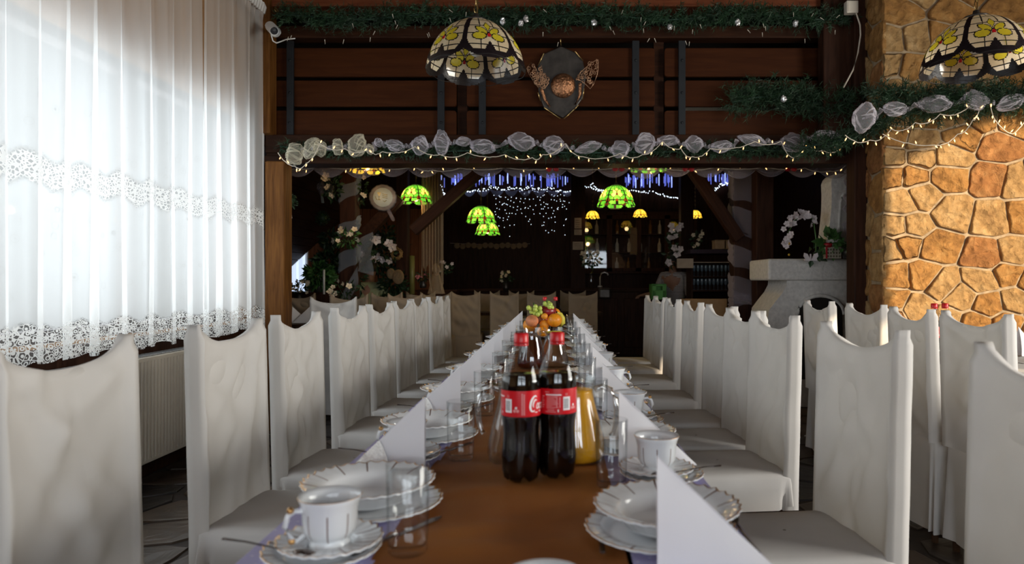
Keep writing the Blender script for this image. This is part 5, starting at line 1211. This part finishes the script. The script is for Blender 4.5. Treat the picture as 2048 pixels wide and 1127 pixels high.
# voile drape
rows = [[((843 - X0 + i * .52) / F * 8 * (1) , 8.0 + .03 * math.sin(i * .55) + .012 * math.sin(i * 1.7), 2.5 - (2.5 - (1.12 + .22 * abs(math.sin(i * .075 + .4)) + .08 * math.sin(i * .3))) * v) for i in range(84)] for v in [k / 14 for k in range(15)]]
tag(obj('voile_drape', MB().grid(rows), M_voile), 'beige voile drape with a ragged hem behind the slanting brace', 'drape')
tag(obj('drape_knot', MB().ball((0, 0, .05), .05, 0, 12, 8, (1, .8, 1.4), .3, 3).lathe([(.04, 0), (.06, -.08), (.09, -.2), (.10, -.24)], 18, rf=lambda i, a: (1 + .15 * math.sin(a * 7), 0)), M_voile, loc=P(872, 547, 8.2)), 'knotted end of the beige drape', 'drape')
for px, py, Y, h, lb in ((648, 570, 8.4, .30, 'slim white candle standing before the reddish boards'), (824, 540, 8.9, .5, 'tall olive green candle beside the pink posy')):
    t_ = thing('candle', lb, 'candle', P(px, 588, Y)); obj('wax', MB().lathe([(.001, 0), (.014 if h < .4 else .035, 0), (.014 if h < .4 else .035, h), (.001, h + .004)], 14), M_white if h < .4 else mat('olive_wax', (.13, .12, .03), .5), t_); obj('wick', MB().tube([(0, 0, h), (0, 0, h + .02)], .002, 5), M_ink, t_)
# side table with turquoise cup and napkins by the hewn post
sx = thing('side_table', 'small dark table with turquoise cup beside the hewn post', 'table', (-2.80, 7.08, 0)); obj('tabletop', MB().box(-.42, .42, -.35, .35, .70, .74), M_legs, sx, bevel=.006)
for x in (-.4, .4):
    for y in (-.3, .3): obj('leg', MB().box(x - .025, x + .025, y - .025, y + .025, 0, .7), M_legs, sx)
cu = thing('cup', 'turquoise cup on the small dark table', 'cup', (-2.79, 6.98, .741)); obj('cup_body', MB().lathe([(.001, 0), (.04, 0), (.05, .02), (.05, .085), (.046, .085), (.045, .02), (.001, .012)], 24), mat('turquoise_glaze', (.10, .42, .52), .25), cu); obj('handle', MB().tube([(.048, 0, .07), (.075, 0, .065), (.078, 0, .04), (.05, 0, .02)], .006, 6), mat('turquoise_glaze_pale', (.2, .45, .5), .25), cu)
for k, (x, lb) in enumerate(((-2.70, 'standing paper napkin right behind the turquoise cup'), (-2.52, 'standing paper napkin on the small table, farther from the post'))): single('folded_napkin', nap_me[(1, -1)[k]], (x, 7.02, .741), .2, lb, 'napkin', None)
for k in range(2): single('drinking_glass', glass_me, (-2.88 + k * .48, 7.0, .741), 0, ('tumbler on the small table at the post side', 'tumbler on the small table beside the outer napkin')[k], 'glass', None)
# second table at the stone wall
t2 = thing('second_table', 'white-clothed second table in the sun by the stone wall', 'table', (2.42, 3.55, 0)); obj('tabletop', MB().box(-.40, .40, -1.3, 1.3, .70, .735), M_legs, t2)
for x in (-.36, .36):
    for y in (-1.2, 1.2): obj('leg', MB().box(x - .025, x + .025, y - .025, y + .025, 0, .7), M_legs, t2)
rows = []
for s, z in ((.02, .738), (.6, .738), (.97, .738), (1.0, .733), (1.0, .70), (1.01, .60), (1.02, .52)):
    row = []
    for k in range(96):
        a = 2 * PI * k / 96; c, q = math.cos(a), math.sin(a); w = .012 * max(0, (.7 - z) / .18) * math.sin(k * 1.1); row.append(((.41 * s + w) * math.copysign(abs(c) ** .12, c), (1.31 * s + w) * math.copysign(abs(q) ** .12, q), z))
    rows.append(row)
obj('cloth', MB().grid(rows, 0, True, True, True), M_whitecloth, t2)
for k, (x, y) in enumerate(((2.62, 3.86), (2.12, 4.35), (2.2, 2.9))): single('folded_napkin', nap_me[1], (x, y, .742), (.3, 0, .2)[k], 'standing white napkin on the sunlit second table, ' + ('by the stone wall at the picture edge', 'farthest from the camera', 'nearest the camera')[k], 'napkin', None)
for k, (x, y) in enumerate(((2.7, 3.5), (2.3, 4.05), (2.65, 3.0))): single('soup_plate', deep_me, (x, y, .741), k, 'soup plate on the sunlit second table, %s from the camera' % ORD[(1, 2, 0)[k]], 'plate', None)
# fireplace
fx0 = (1537 - X0) / F * 6.3
fp = thing('fireplace', 'white stuccoed fireplace with flared body and arched mouth behind the dark post', 'fireplace', (2.4, 6.6, 0))
obj('mantel', MB().box(fx0 - 2.4, .6, -.30, .33, 1.175, 1.375), M_plasterw, fp, bevel=.02)
prof = [(1.175, (1577 - X0) / F * 6.3), (1.13, (1576 - X0) / F * 6.3), (1.06, (1568 - X0) / F * 6.3), (.98, (1554 - X0) / F * 6.3), (.90, (1541 - X0) / F * 6.3), (.80, (1538 - X0) / F * 6.3), (.5, (1538 - X0) / F * 6.3), (0, (1538 - X0) / F * 6.3)]
bm_ = MB(); rows = []
hole = [(x, 0, z) for x, z in [(-.03 + .16 * math.cos(a) - .06 * 0, .72 + .20 * math.sin(a)) for a in [PI * k / 12 for k in range(13)]]]
for z, x in prof: rows.append([(x - 2.4, .3, z), (x - 2.4, -.26, z), (.55, -.26, z)])
bm_.grid(rows, 0, False); obj('body', bm_, M_plasterw, fp)
ho = MB(); arch = [(.20 * math.cos(a), .16 * math.sin(a)) for a in [PI * k / 14 for k in range(15)]]; arch = [(.20, -.6)] + arch + [(-.20, -.6)]
ho.prism(arch, .02, 0, Matrix(((1, 0, 0, .06), (0, 0, -1, -.262), (0, 1, 0, .86), (0, 0, 0, 1)))); obj('mouth', ho, M_dark, fp, label='dark arched fire mouth')  # flat plate; the shade inside the opening is put into its colour
ar = MB().tube([(.06 + x * 1.08, -.27, .86 + z * 1.08) for x, z in arch[1:-1]], .02, 8); obj('arch_rim', ar, M_plasterw, fp)
tw_ = P(1683, 508, 6.35); lt = thing('stucco_tower', 'white stucco tower ornament with an arched niche on the mantel', 'ornament', tw_)
rows = []
for z, hw in ((0, .20), (.2, .165), (.4, .145), (.55, .14), (.66, .145), (.70, .13), (.73, .10)): rows.append([(-hw, -.12, z), (hw, -.12, z + .0), (hw, .12, z), (-hw, .12, z)])
tm = MB().grid(rows, 0, False, True); tm.f.append([24, 25, 26, 27]); tm.m.append(0); tm.s.append(False); obj('tower', tm, M_plasterw, lt)
arch2 = [(.055 * math.cos(a), .09 * math.sin(a)) for a in [PI * k / 10 for k in range(11)]] + [(-.075, -.36), (.06, -.36)]
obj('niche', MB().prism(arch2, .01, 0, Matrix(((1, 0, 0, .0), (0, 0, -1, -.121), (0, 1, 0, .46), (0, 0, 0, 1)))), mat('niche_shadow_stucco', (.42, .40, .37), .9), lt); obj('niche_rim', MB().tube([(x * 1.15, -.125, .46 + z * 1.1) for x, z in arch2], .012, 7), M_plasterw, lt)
tc = thing('tulle_column', 'column of bunched white tulle beside the stucco tower', 'tulle', P(1703, 470, 6.2)); tm = MB()
for k in range(9): tm.ball((R.uniform(-.02, .03), R.uniform(-.02, .02), k * .085 - .1), R.uniform(.05, .075), 0, 12, 8, (1, .8, .9), .55, k)
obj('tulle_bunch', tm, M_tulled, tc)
oc = thing('white_orchid', 'arching white orchid on the mantel of the fireplace', 'orchid', P(1618, 512, 6.25)); ob = MB(); k = 0
for u in [q / 20 for q in range(21)]:
    a = PI * (.20 + .85 * u); x = .02 - .10 + .135 * math.cos(a) * 1.0; z = .22 + .16 * math.sin(a) - (.10 * max(0, u - .6) * 2.5)
    for _ in range(2): k += 1; blossom(ob, (x + R.uniform(-.03, .03), R.uniform(-.05, 0), z + R.uniform(-.03, .03)), .030, k)
obj('blossoms', ob, M_flowerw, oc); obj('stem', MB().tube([(.06, 0, 0), (.065, 0, .15), (.04, 0, .33), (-.03, 0, .39), (-.13, 0, .33), (-.20, 0, .2)], .006, 6), M_leaf, oc); obj('leaves', leaves(MB(), (.05, 0, .03), .06, 14, .11, 4), M_leafdk, oc)
yb_ = MB()
for k in range(9): yb_.ball((-.20 + R.uniform(-.03, .03), R.uniform(-.03, .03), R.uniform(.0, .16)), .011, 0, 8, 6)
obj('yellow_berries', yb_, mat('yellow_berry', (.62, .36, .03), .4), oc)
pl_ = thing('planter', 'square patterned planter with a red ribbon on the mantel', 'planter', P(1662, 517, 6.2)); pb2 = MB().box(-.068, .068, -.06, .06, 0, .105); obj('pot', pb2, mat('patterned_pot', (.42, .38, .30), .6), pl_, bevel=.004)
dm = MB()
for i in range(5):
    for j in range(3): x, z = -.052 + i * .026, .02 + j * .03; dm.add([(x - .010, -.0612, z), (x, -.0612, z - .012), (x + .010, -.0612, z), (x, -.0612, z + .012)], [(0, 1, 2, 3)])
obj('diamond_pattern', dm, mat('pot_pattern', (.10, .08, .05), .6), pl_); obj('red_ribbon', MB().box(-.072, -.058, -.064, -.058, 0, .11).ball((-.05, -.06, .12), .03, 0, 8, 6, (1.3, .6, .7), .4, 2), mat('ribbon_red', (.40, .01, .02), .5), pl_); obj('leaves', leaves(MB(), (0, 0, .14), .09, 60, .10, 9, (1, .7, .9)), M_leaf, pl_)
b2 = thing('planter', 'small dark bowl with greenery at the post end of the mantel', 'planter', P(1698, 516, 6.15)); obj('pot', MB().lathe([(.001, 0), (.05, 0), (.075, .09), (.068, .09), (.001, .08)], 18), M_bronze, b2); obj('leaves', leaves(MB(), (0, 0, .13), .09, 50, .07, 10), M_leaf, b2)
bf = thing('butterfly_figure', 'small white butterfly figure at the free end of the mantel', 'figurine', P(1621, 521, 6.1)); wg = [(0, 0), (.03, .06), (.06, .07), (.065, .04), (.05, .02), (.06, 0)]
obj('wings', MB().prism(wg, .012, 0, Matrix(((1, 0, 0, 0), (0, 0, -1, 0), (0, 1, 0, 0), (0, 0, 0, 1)))).prism([(-x, z) for x, z in wg][::-1], .012, 0, Matrix(((1, 0, 0, 0), (0, 0, -1, 0), (0, 1, 0, 0), (0, 0, 0, 1)))), M_flowerw, bf); obj('body', MB().tube([(0, 0, 0), (0, 0, .06)], .008, 7), M_flowerw, bf)
tag(obj('candle_cup', MB().lathe([(.001, 0), (.04, 0), (.05, .07), (.045, .085), (.04, .07), (.001, .03)], 18), M_flowerw, loc=P(1640, 520, 6.3)), 'pale egg-shaped cup between butterfly and planter', 'cup')
# stage: fairy lights, banner, far lights
fairy('cold white fairy lights in scallops across the far stage', [P(x, y, 13.1) for x, y in ((882, 372), (896, 392), (920, 375), (950, 378), (985, 372), (1025, 374), (1060, 372), (1100, 374), (1140, 380), (1185, 366), (1215, 384))], .05, 130, M_wireg, bsz=.007, sub=16, seed=21, M_b=M_bulbw)
fairy('cold white fairy lights sagging across the bar ceiling', [P(x, y, 13.1) for x, y in ((1180, 372), (1215, 384), (1265, 378), (1310, 384), (1355, 394))], .02, 60, M_wireg, bsz=.007, sub=16, seed=22, M_b=M_bulbw)
fairy('cold white fairy lights climbing towards the wrapped fireplace post', [P(x, y, 13.1) for x, y in ((1416, 386), (1440, 370), (1466, 358))], .02, 40, M_wireg, bsz=.007, sub=16, seed=23, M_b=M_bulbw)
cn = thing('curtain_lights', 'net of tiny cold white lights hanging over the dark stage wall', 'fairy lights', P(1050, 400, 13.16)); c0 = Vector(cn.location); cb_ = MB(); cw = MB()
for k in range(26):
    px = 990 + k * 5.8; n_ = R.randrange(2, 9); pts = [P(px + R.uniform(-4, 4), 388 + q * 11 + R.uniform(-9, 9), 13.16) - c0 for q in range(n_)]
    for p in pts: cb_.ball(p, .0055, 0, 5, 4)
    if n_ > 1: cw.tube(pts, .002, 3)
obj('bulbs', cb_, M_bulbw, cn, kind='stuff'); obj('wires', cw, M_wireg, cn)
ic = thing('icicle_curtain', 'row of bluish lit icicle strands along the far ceiling edge', 'fairy lights', P(1150, 345, 13.1)); c0 = Vector(ic.location); im = MB(); blue = mat('blue_led', (.3, .35, .9), .4, emit=((.16, .20, .75), .55)); blue2 = mat('blue_led_bright', (.3, .35, .9), .4, emit=((.35, .45, 1), 1.6)); im2 = MB()
for k in range(150):
    px = R.uniform(880, 1150) if k < 80 else R.choice((R.uniform(1250, 1345), R.uniform(1395, 1465))); (im if R.random() < .8 else im2).tube([P(px, R.uniform(346, 356), 13.12 + R.uniform(-.05, .05)) - c0, P(px, R.uniform(358, 376), 13.12) - c0], .008, 4)
obj('strands', im, blue, ic, kind='stuff'); obj('bright_strands', im2, blue2, ic, kind='stuff')
sg = thing('scalloped_swag', 'bluish tulle swags in scallops across the far stage', 'tulle', P(1020, 380, 13.15)); c0 = Vector(sg.location); sgm = MB()
for k in range(8):
    x0 = 925 + k * 28; rows = []
    for i in range(9): u = i / 8; d = 4 * u * (1 - u); rows.append([tuple(P(x0 + 27 * u, 378 + d * (4 + 2.2 * q) + q * .6, 13.15) - c0) for q in range(5)])
    sgm.grid(rows)
obj('swag_cloth', sgm, cloth('blue_tulle', (.5, .55, .85), .3, alpha=.9), sg)
bn_ = thing('paper_banner', 'dim string of round paper letter discs across the dark stage wall', 'banner', P(980, 491, 13.18)); c0 = Vector(bn_.location); dk = MB().lathe([(.001, 0), (.052, 0), (.055, .004)], 18); dk.v = [(x, z, y) for x, y, z in dk.v]; dkm = dk.mesh('paper_disc', [mat('kraft_paper', (.26, .17, .09), .9)])
for k in range(13): obj('paper_disc', dkm, None, bn_, loc=P(914 + k * 11.3, 491 + 1.5 * math.sin(k * 2), 13.185) - c0)
obj('string', MB().tube([P(900, 486, 13.19) - c0, P(980, 489, 13.19) - c0, P(1060, 487, 13.19) - c0], .004, 5), M_paper, bn_)
# bar: counter, cabinet, bottles, rack
ct = thing('bar_counter', 'dark wooden bar counter across the back of the room', 'counter', (1.45, 11.2, 0)); obj('body', MB().box(-2.9, 1.5, -.3, .3, 0, 1.0), M_plank_dark, ct); obj('worktop', MB().box(-2.95, 1.55, -.36, .36, 1.0, 1.05), M_beam, ct, bevel=.01)
for k in range(7): obj('panel', MB().box(-2.75 + k * .6, -2.25 + k * .6, -.33, -.3, .12, .9), M_plank_dark, ct, bevel=.008)
cab = thing('bottle_cabinet', 'dark wooden glass-fronted bottle cabinet behind the bar', 'cabinet', (1.55, 12.9, 0))
obj('carcass', MB().box(-1.1, 1.1, .12, .16, 0, 2.45).box(-1.1, -1.06, -.2, .14, 0, 2.45).box(1.06, 1.1, -.2, .14, 0, 2.45).box(-1.14, 1.14, -.24, .16, 2.4, 2.46).box(-1.1, 1.1, -.2, .14, 1.32, 1.36), M_plank_dark, cab)
for z in (1.7, 2.04): obj('shelf', MB().box(-1.05, 1.05, -.15, .12, z, z + .02), M_plank_dark, cab)
for k in range(4):
    x0, x1 = -1.08 + k * .54, -.54 + k * .54; dr = obj('door', MB().box(x0, x0 + .05, -.23, -.2, 1.36, 2.4).box(x1 - .05, x1, -.23, -.2, 1.36, 2.4).box(x0, x1, -.23, -.2, 1.36, 1.42).box(x0, x1, -.23, -.2, 2.33, 2.4), M_plank_dark, cab); obj('pane', MB().box(x0 + .05, x1 - .05, -.216, -.212, 1.42, 2.33), M_glass, dr)
bpr = [(.001, 0), (.036, 0), (.037, .01), (.037, .15), (.014, .2), (.013, .26), (.001, .262)]
bms = [MB().lathe(bpr, 10).mesh('bottle', [mat(n_, c, .12)]) for n_, c in (('amber_bottle', (.16, .07, .02)), ('clear_bottle', (.4, .42, .42)), ('green_bottle', (.04, .10, .04)), ('pale_bottle', (.5, .42, .3)))]
k = 0
for z in (1.361, 1.721, 2.061):
    for x in range(10):
        if R.random() < .75: tag(obj('spirit_bottle', bms[R.randrange(4)], None, loc=(.56 + x * .205 + R.uniform(-.03, .03), 12.88, z)), '%s position from the left on the %s shelf of the bottle cabinet: spirit bottle' % (ORD[x], ('lowest', 'middle', 'top')[(1.5 < z) + (1.9 < z)]), 'bottle', 'bottles on cabinet shelf ' + ('one', 'two', 'three')[(1.5 < z) + (1.9 < z)])
for i, (px, py, w, h, lb) in enumerate(((1156, 446, 14, 21, 'framed notice, topmost on the bar pillar'), (1156, 464, 15, 11, 'small paper notice directly under the framed one'), (1156, 491, 21, 16, 'wide paper notice lowest of the three on the bar pillar'))):
    Y = 11.615; s = Y / F; t_ = thing('notice', lb, 'notice', P(px, py, Y)); obj('sheet', MB().box(-w * s / 2, w * s / 2, -.004, .004, -h * s / 2, h * s / 2), M_paper, t_); ln_ = MB()
    for q in range(4): ln_.box(-w * s * .36, w * s * R.uniform(.1, .36), -.006, -.004, -h * s * .35 + q * h * s * .2, -h * s * .32 + q * h * s * .2)
    obj('text_lines', ln_, M_legs, t_)
tag(obj('notice_pillar', MB().box(-.12, .12, 0, .16, 0, 3.8), M_plank_dark, loc=((1156 - X0) / F * 11.62, 11.62, 0)), 'dark pillar carrying the paper notices at the bar', 'pillar')
cl = thing('hanging_towel', 'pale towel hanging inside the cabinet glass', 'towel', P(1267, 482, 12.655)); obj('cloth', MB().grid([[(x, .01 * math.sin(x * 70), z) for x in [-.065 + .01 * q for q in range(14)]] for z in (-.25, 0, .25)]), M_voile, cl)
tp = thing('beer_tap', 'curved chrome tap on the bar beside the daisies', 'tap', P(1200, 574, 10.9)); obj('spout', MB().tube([(0, 0, 0), (0, 0, .16), (.02, 0, .22), (.07, 0, .24), (.12, 0, .22), (.13, 0, .19)], .012, 8), M_silver, tp); obj('base', MB().lathe([(.001, 0), (.04, 0), (.035, .02), (.014, .03)], 16), M_silver, tp)
tag(obj('foil_parcel', MB().box(-.10, .10, -.06, .06, 0, .17), M_bronze, bevel=.03, loc=P(1209, 597, 10.775)), 'crumpled shiny parcel standing by the bar front', 'parcel')
rk = thing('glass_rack', 'dark open rack with two rows of upright stemware', 'rack', P(1425, 582, 9.4)); wdt = .30
obj('frame', MB().box(-wdt, wdt, .2, .22, 0, .42).box(-wdt, wdt, -.15, .22, 0, .02).box(-wdt, wdt, -.15, .22, .19, .205).box(-wdt, wdt, -.15, .22, .385, .40).box(-wdt - .02, -wdt, -.15, .22, -1.0, .42).box(wdt, wdt + .02, -.15, .22, -1.0, .42), M_plank_dark, rk); obj('front_edge', MB().box(-wdt, wdt, -.16, -.15, .388, .398), M_paper, rk)
gmesh = MB().lathe([(.001, 0), (.022, .002), (.003, .006), (.003, .06), (.018, .075), (.024, .11), (.021, .15)], 12).mesh('wine_glass', [mat('dim_glass', (.10, .14, .18), .08, var=0)])
for r_ in range(2):
    for q in range(11): tag(obj('wine_glass', gmesh, None, loc=Vector(rk.location) + Vector((-.27 + q * .054, -.08, .021 + r_ * .186))), 'stemmed glass in the %s row of the dark rack, %s from the left' % (('lower', 'upper')[r_], ORD[q]), 'glass', ('stemware lower row', 'stemware upper row')[r_])
for k, (x, z) in enumerate(((1438, 491), (1456, 491))): tag(obj('storage_box', MB().box(-.075, .075, -.1, .1, -.05, .06).box(-.08, .08, -.105, .105, .06, .075), mat('tan_box_%d' % k, (.42, .28, .16), .7), bevel=.006, loc=P(x, z, 9.45)), ('tan storage box on top of the rack, outer one', 'tan storage box on top of the rack next to the wrapped post')[k], 'box')
tag(obj('rack_cover', MB().box(-.35, .32, -.2, .25, 0, .06), M_darkcloth, loc=P(1425, 508, 9.5), bevel=.01), 'dark folded cloth lying under the tan boxes', 'cloth')
bs = thing('bench', 'tan high-backed bench behind the stone-wall-side chairs', 'bench', P(1408, 660, 7.95) * 1); bs.location.z = 0; obj('back_panel', MB().box(-.27, .27, 0, .04, .55, .965), mat('tan_board', (.34, .20, .09), .7), bs, bevel=.006); obj('seat', MB().box(-.29, .29, -.4, .04, .40, .45), M_legs, bs)
for x in (-.26, .26): obj('leg', MB().box(x - .02, x + .02, -.38, .03, 0, .4), M_legs, bs)
tag(obj('tan_board', MB().box(-.11, .11, -.02, .02, -.06, .07), M_paper, loc=P(1370, 527, 9.2), bevel=.004), 'tan board between the striped person and the rack', 'board')
# ------------------------------------------------------------ people
def skin_mesh(name, verts, edges, radii, mt, sub=2):
    me = bpy.data.meshes.new(name); me.from_pydata(verts, edges, []); o = bpy.data.objects.new(name, me); C.objects.link(o)
    md = o.modifiers.new('s', 'SKIN'); md.use_smooth_shade = True
    for i, r in enumerate(radii): me.skin_vertices[0].data[i].radius = r if isinstance(r, tuple) else (r, r)
    me.skin_vertices[0].data[0].use_root = True
    o.modifiers.new('u', 'SUBSURF').levels = sub
    dg = bpy.context.evaluated_depsgraph_get(); m2 = bpy.data.meshes.new_from_object(o.evaluated_get(dg)); bpy.data.objects.remove(o); m2.name = name
    m2.materials.clear(); m2.materials.append(mt); m2.polygons.foreach_set('use_smooth', [True] * len(m2.polygons)); return m2
def hand(verts, edges, radii, w, d, side):      # palm and five bent fingers from wrist index w, along d
    W0 = Vector(verts[w]); d = d.normalized(); lat = d.cross(Vector((0, 0, 1))).normalized() * side; dn = Vector((0, 0, -1))
    p = len(verts); verts.append(tuple(W0 + d * .05)); edges.append((w, p)); radii.append((.036, .017))
    for k, (ln_, of) in enumerate(((.070, -.027), (.08, -.009), (.076, .009), (.06, .026))):
        a = W0 + d * .09 + lat * of; n0 = len(verts); verts += [tuple(a), tuple(a + d * ln_ * .5 + dn * .012), tuple(a + d * ln_ * .8 + dn * .035)]; edges += [(p, n0), (n0, n0 + 1), (n0 + 1, n0 + 2)]; radii += [.0095, .0085, .007]
    n0 = len(verts); verts += [tuple(W0 + d * .045 - lat * .042), tuple(W0 + d * .085 - lat * .052 + dn * .02)]; edges += [(p, n0), (n0, n0 + 1)]; radii += [.0105, .008]
def head_parts(root, c, yaw, hairm, skinm, tilt=0):
    M_ = Matrix.Translation(c) @ Matrix.Rotation(yaw, 4, 'Z') @ Matrix.Rotation(tilt, 4, 'X')      # face looks along local -Y
    fc = MB()
    for s in (-1, 1): fc.ball(M_ @ Vector((s * .032, -.086, .005)), .012, 1, 8, 6); fc.ball(M_ @ Vector((s * .078, 0, -.005)), .02, 0, 8, 6, (.4, .8, 1.4))
    fc.tube([M_ @ Vector((0, -.088, .02)), M_ @ Vector((0, -.108, -.022)), M_ @ Vector((0, -.09, -.03))], [.008, .012, .008], 7); fc.tube([M_ @ Vector((-.022, -.084, -.058)), M_ @ Vector((0, -.09, -.057)), M_ @ Vector((.022, -.084, -.058))], .006, 6, 2)
    obj('face_features', fc, [skinm, M_ink, M_pink], root)
    hr = MB(); rows = []
    for i in range(10):
        th = PI * .64 * i / 9
        rows.append([tuple(M_ @ Vector((.088 * math.sin(th) * math.cos(a) * (1 + .05 * math.sin(9 * a)), .018 + .104 * math.sin(th) * math.sin(a) * (.82 if math.sin(a) < 0 and th > 1.0 else 1), .028 + .108 * math.cos(th)))) for a in [2 * PI * k / 28 for k in range(28)]])
    hr.grid(rows, 0, True, True, True); obj('hair', hr, hairm, root)
def person(label, base, yaw, seated, hd_tilt, arms, shirt, trous, skinm, hip_z, lean, sc=1.0):
    t_ = thing('person', label, 'person', base, yaw)
    hip = Vector((0, .05 if seated else 0, hip_z)); ch = hip + Vector((0, -.02 + lean, .36)); nk = ch + Vector((0, lean * .3, .17)); hd = nk + Vector((0, -.01 + lean * .2, .17))
    v = [hip, hip + Vector((0, lean * .4, .17)), ch, nk, nk + Vector((0, -.01, .06)), hd + Vector((0, 0, -.03)), hd + Vector((0, 0, .05))]; v = [tuple(q) for q in v]; e = [(0, 1), (1, 2), (2, 3), (3, 4), (4, 5), (5, 6)]; r = [(.15, .11), (.14, .105), (.16, .11), (.07, .06), .052, (.078, .092), (.070, .085)]
    for s in (-1, 1):
        A = arms[0 if s < 0 else 1]; n0 = len(v); sh_ = ch + Vector((s * .18, 0, .10)); v += [tuple(sh_), tuple(sh_ + A[0]), tuple(sh_ + A[0] + A[1])]; e += [(2, n0), (n0, n0 + 1), (n0 + 1, n0 + 2)]; r += [.060, .044, .028]; hand(v, e, r, n0 + 2, A[1], s)
        n0 = len(v); h0 = hip + Vector((s * .09, 0, -.04)); kn = h0 + (Vector((s * .03, -.43, .0)) if seated else Vector((s * .02, -.02, -.42))); an = Vector((kn.x, kn.y + (.02 if seated else .03), .08)); v += [tuple(h0), tuple(kn), tuple(an), tuple(an + Vector((0, -.14, -.045)))]; e += [(0, n0), (n0, n0 + 1), (n0 + 1, n0 + 2), (n0 + 2, n0 + 3)]; r += [.088, .060, .042, .034]
    obj('body', skin_mesh('body', v, e, r, skinm, 1), None, t_)
    sv = [v[0], v[1], v[2], v[3]]; se = [(0, 1), (1, 2), (2, 3)]; sr = [(.170, .13), (.158, .122), (.178, .126), (.082, .072)]
    for s in (-1, 1): A = arms[0 if s < 0 else 1]; n0 = len(sv); sh_ = ch + Vector((s * .18, 0, .10)); sv += [tuple(sh_), tuple(sh_ + A[0]), tuple(sh_ + A[0] + A[1] * .15)]; se += [(2, n0), (n0, n0 + 1), (n0 + 1, n0 + 2)]; sr += [.074, .062, .058]
    obj('shirt', skin_mesh('shirt', sv, se, sr, shirt, 2), None, t_)
    tv = [v[0]]; te = []; tr_ = [(.162, .125)]
    for s in (-1, 1):
        n0 = len(tv); h0 = hip + Vector((s * .09, 0, -.04)); kn = h0 + (Vector((s * .03, -.43, .0)) if seated else Vector((s * .02, -.02, -.42))); an = Vector((kn.x, kn.y + (.02 if seated else .03), .12)); tv += [tuple(h0), tuple(kn), tuple(an)]; te += [(0, n0), (n0, n0 + 1), (n0 + 1, n0 + 2)]; tr_ += [.102, .076, .060]
    obj('trousers', skin_mesh('trousers', tv, te, tr_, trous, 2), None, t_)
    head_parts(t_, hd, 0, M_hair, skinm, hd_tilt); return t_
pA_ = P(734, 560, 9.0); person('person in a pale green shirt sitting with the back turned beside the wrapped post', (pA_.x, 9.0, 0), rad(172), True, 0, ((Vector((-.06, -.08, -.26)), Vector((.06, -.22, -.06))), (Vector((.06, -.08, -.26)), Vector((-.06, -.22, -.06)))), M_shirt, M_trouser, M_skin, .62, -.10)
st2 = thing('stool', 'dark wooden stool under the person in green', 'stool', (pA_.x + .02, 8.97, 0)); obj('seat', MB().lathe([(.001, .50), (.19, .50), (.2, .48), (.19, .455), (.001, .455)], 24), M_legs, st2)
for k in range(4): a = PI / 4 + k * PI / 2; obj('leg', MB().tube([(.13 * math.cos(a), .13 * math.sin(a), .46), (.17 * math.cos(a), .17 * math.sin(a), 0)], .018, 8), M_legs, st2)
pB_ = P(1352, 560, 10.3); person('person in a striped top bending beside the bar, holding a green crate', (pB_.x, 10.3, 0), rad(-25), False, .5, ((Vector((-.06, -.08, -.24)), Vector((-.13, -.17, -.03))), (Vector((.05, .02, -.27)), Vector((.0, -.16, -.16)))), M_stripe, M_trouser, M_skind, .78, -.12)
cr_ = thing('plastic_crate', 'green plastic crate with a hand hole held by the person in the striped top', 'crate', P(1318, 598, 9.95), rad(4))
obj('panel', MB().box(-.10, -.045, -.02, .02, 0, .22).box(.05, .10, -.02, .02, 0, .22).box(-.10, .10, -.02, .02, 0, .13).box(-.10, .10, -.02, .02, .19, .22), M_green, cr_, bevel=.004); obj('side_panels', MB().box(-.10, -.08, .02, .22, 0, .22).box(.08, .10, .02, .22, 0, .22).box(-.1, .1, .2, .22, 0, .22).box(-.1, .1, 0, .22, 0, .02), M_green, cr_)
# tables of the far row
t3 = thing('cross_table', 'dark-clothed cross table between the far beige chairs', 'table', (-.45, 9.6, 0)); obj('tabletop', MB().box(-.85, 1.1, -.24, .24, .70, .74), M_legs, t3)
for x in (-.78, 1.0): obj('leg', MB().box(x - .03, x + .03, -.2, .2, 0, .7), M_legs, t3)
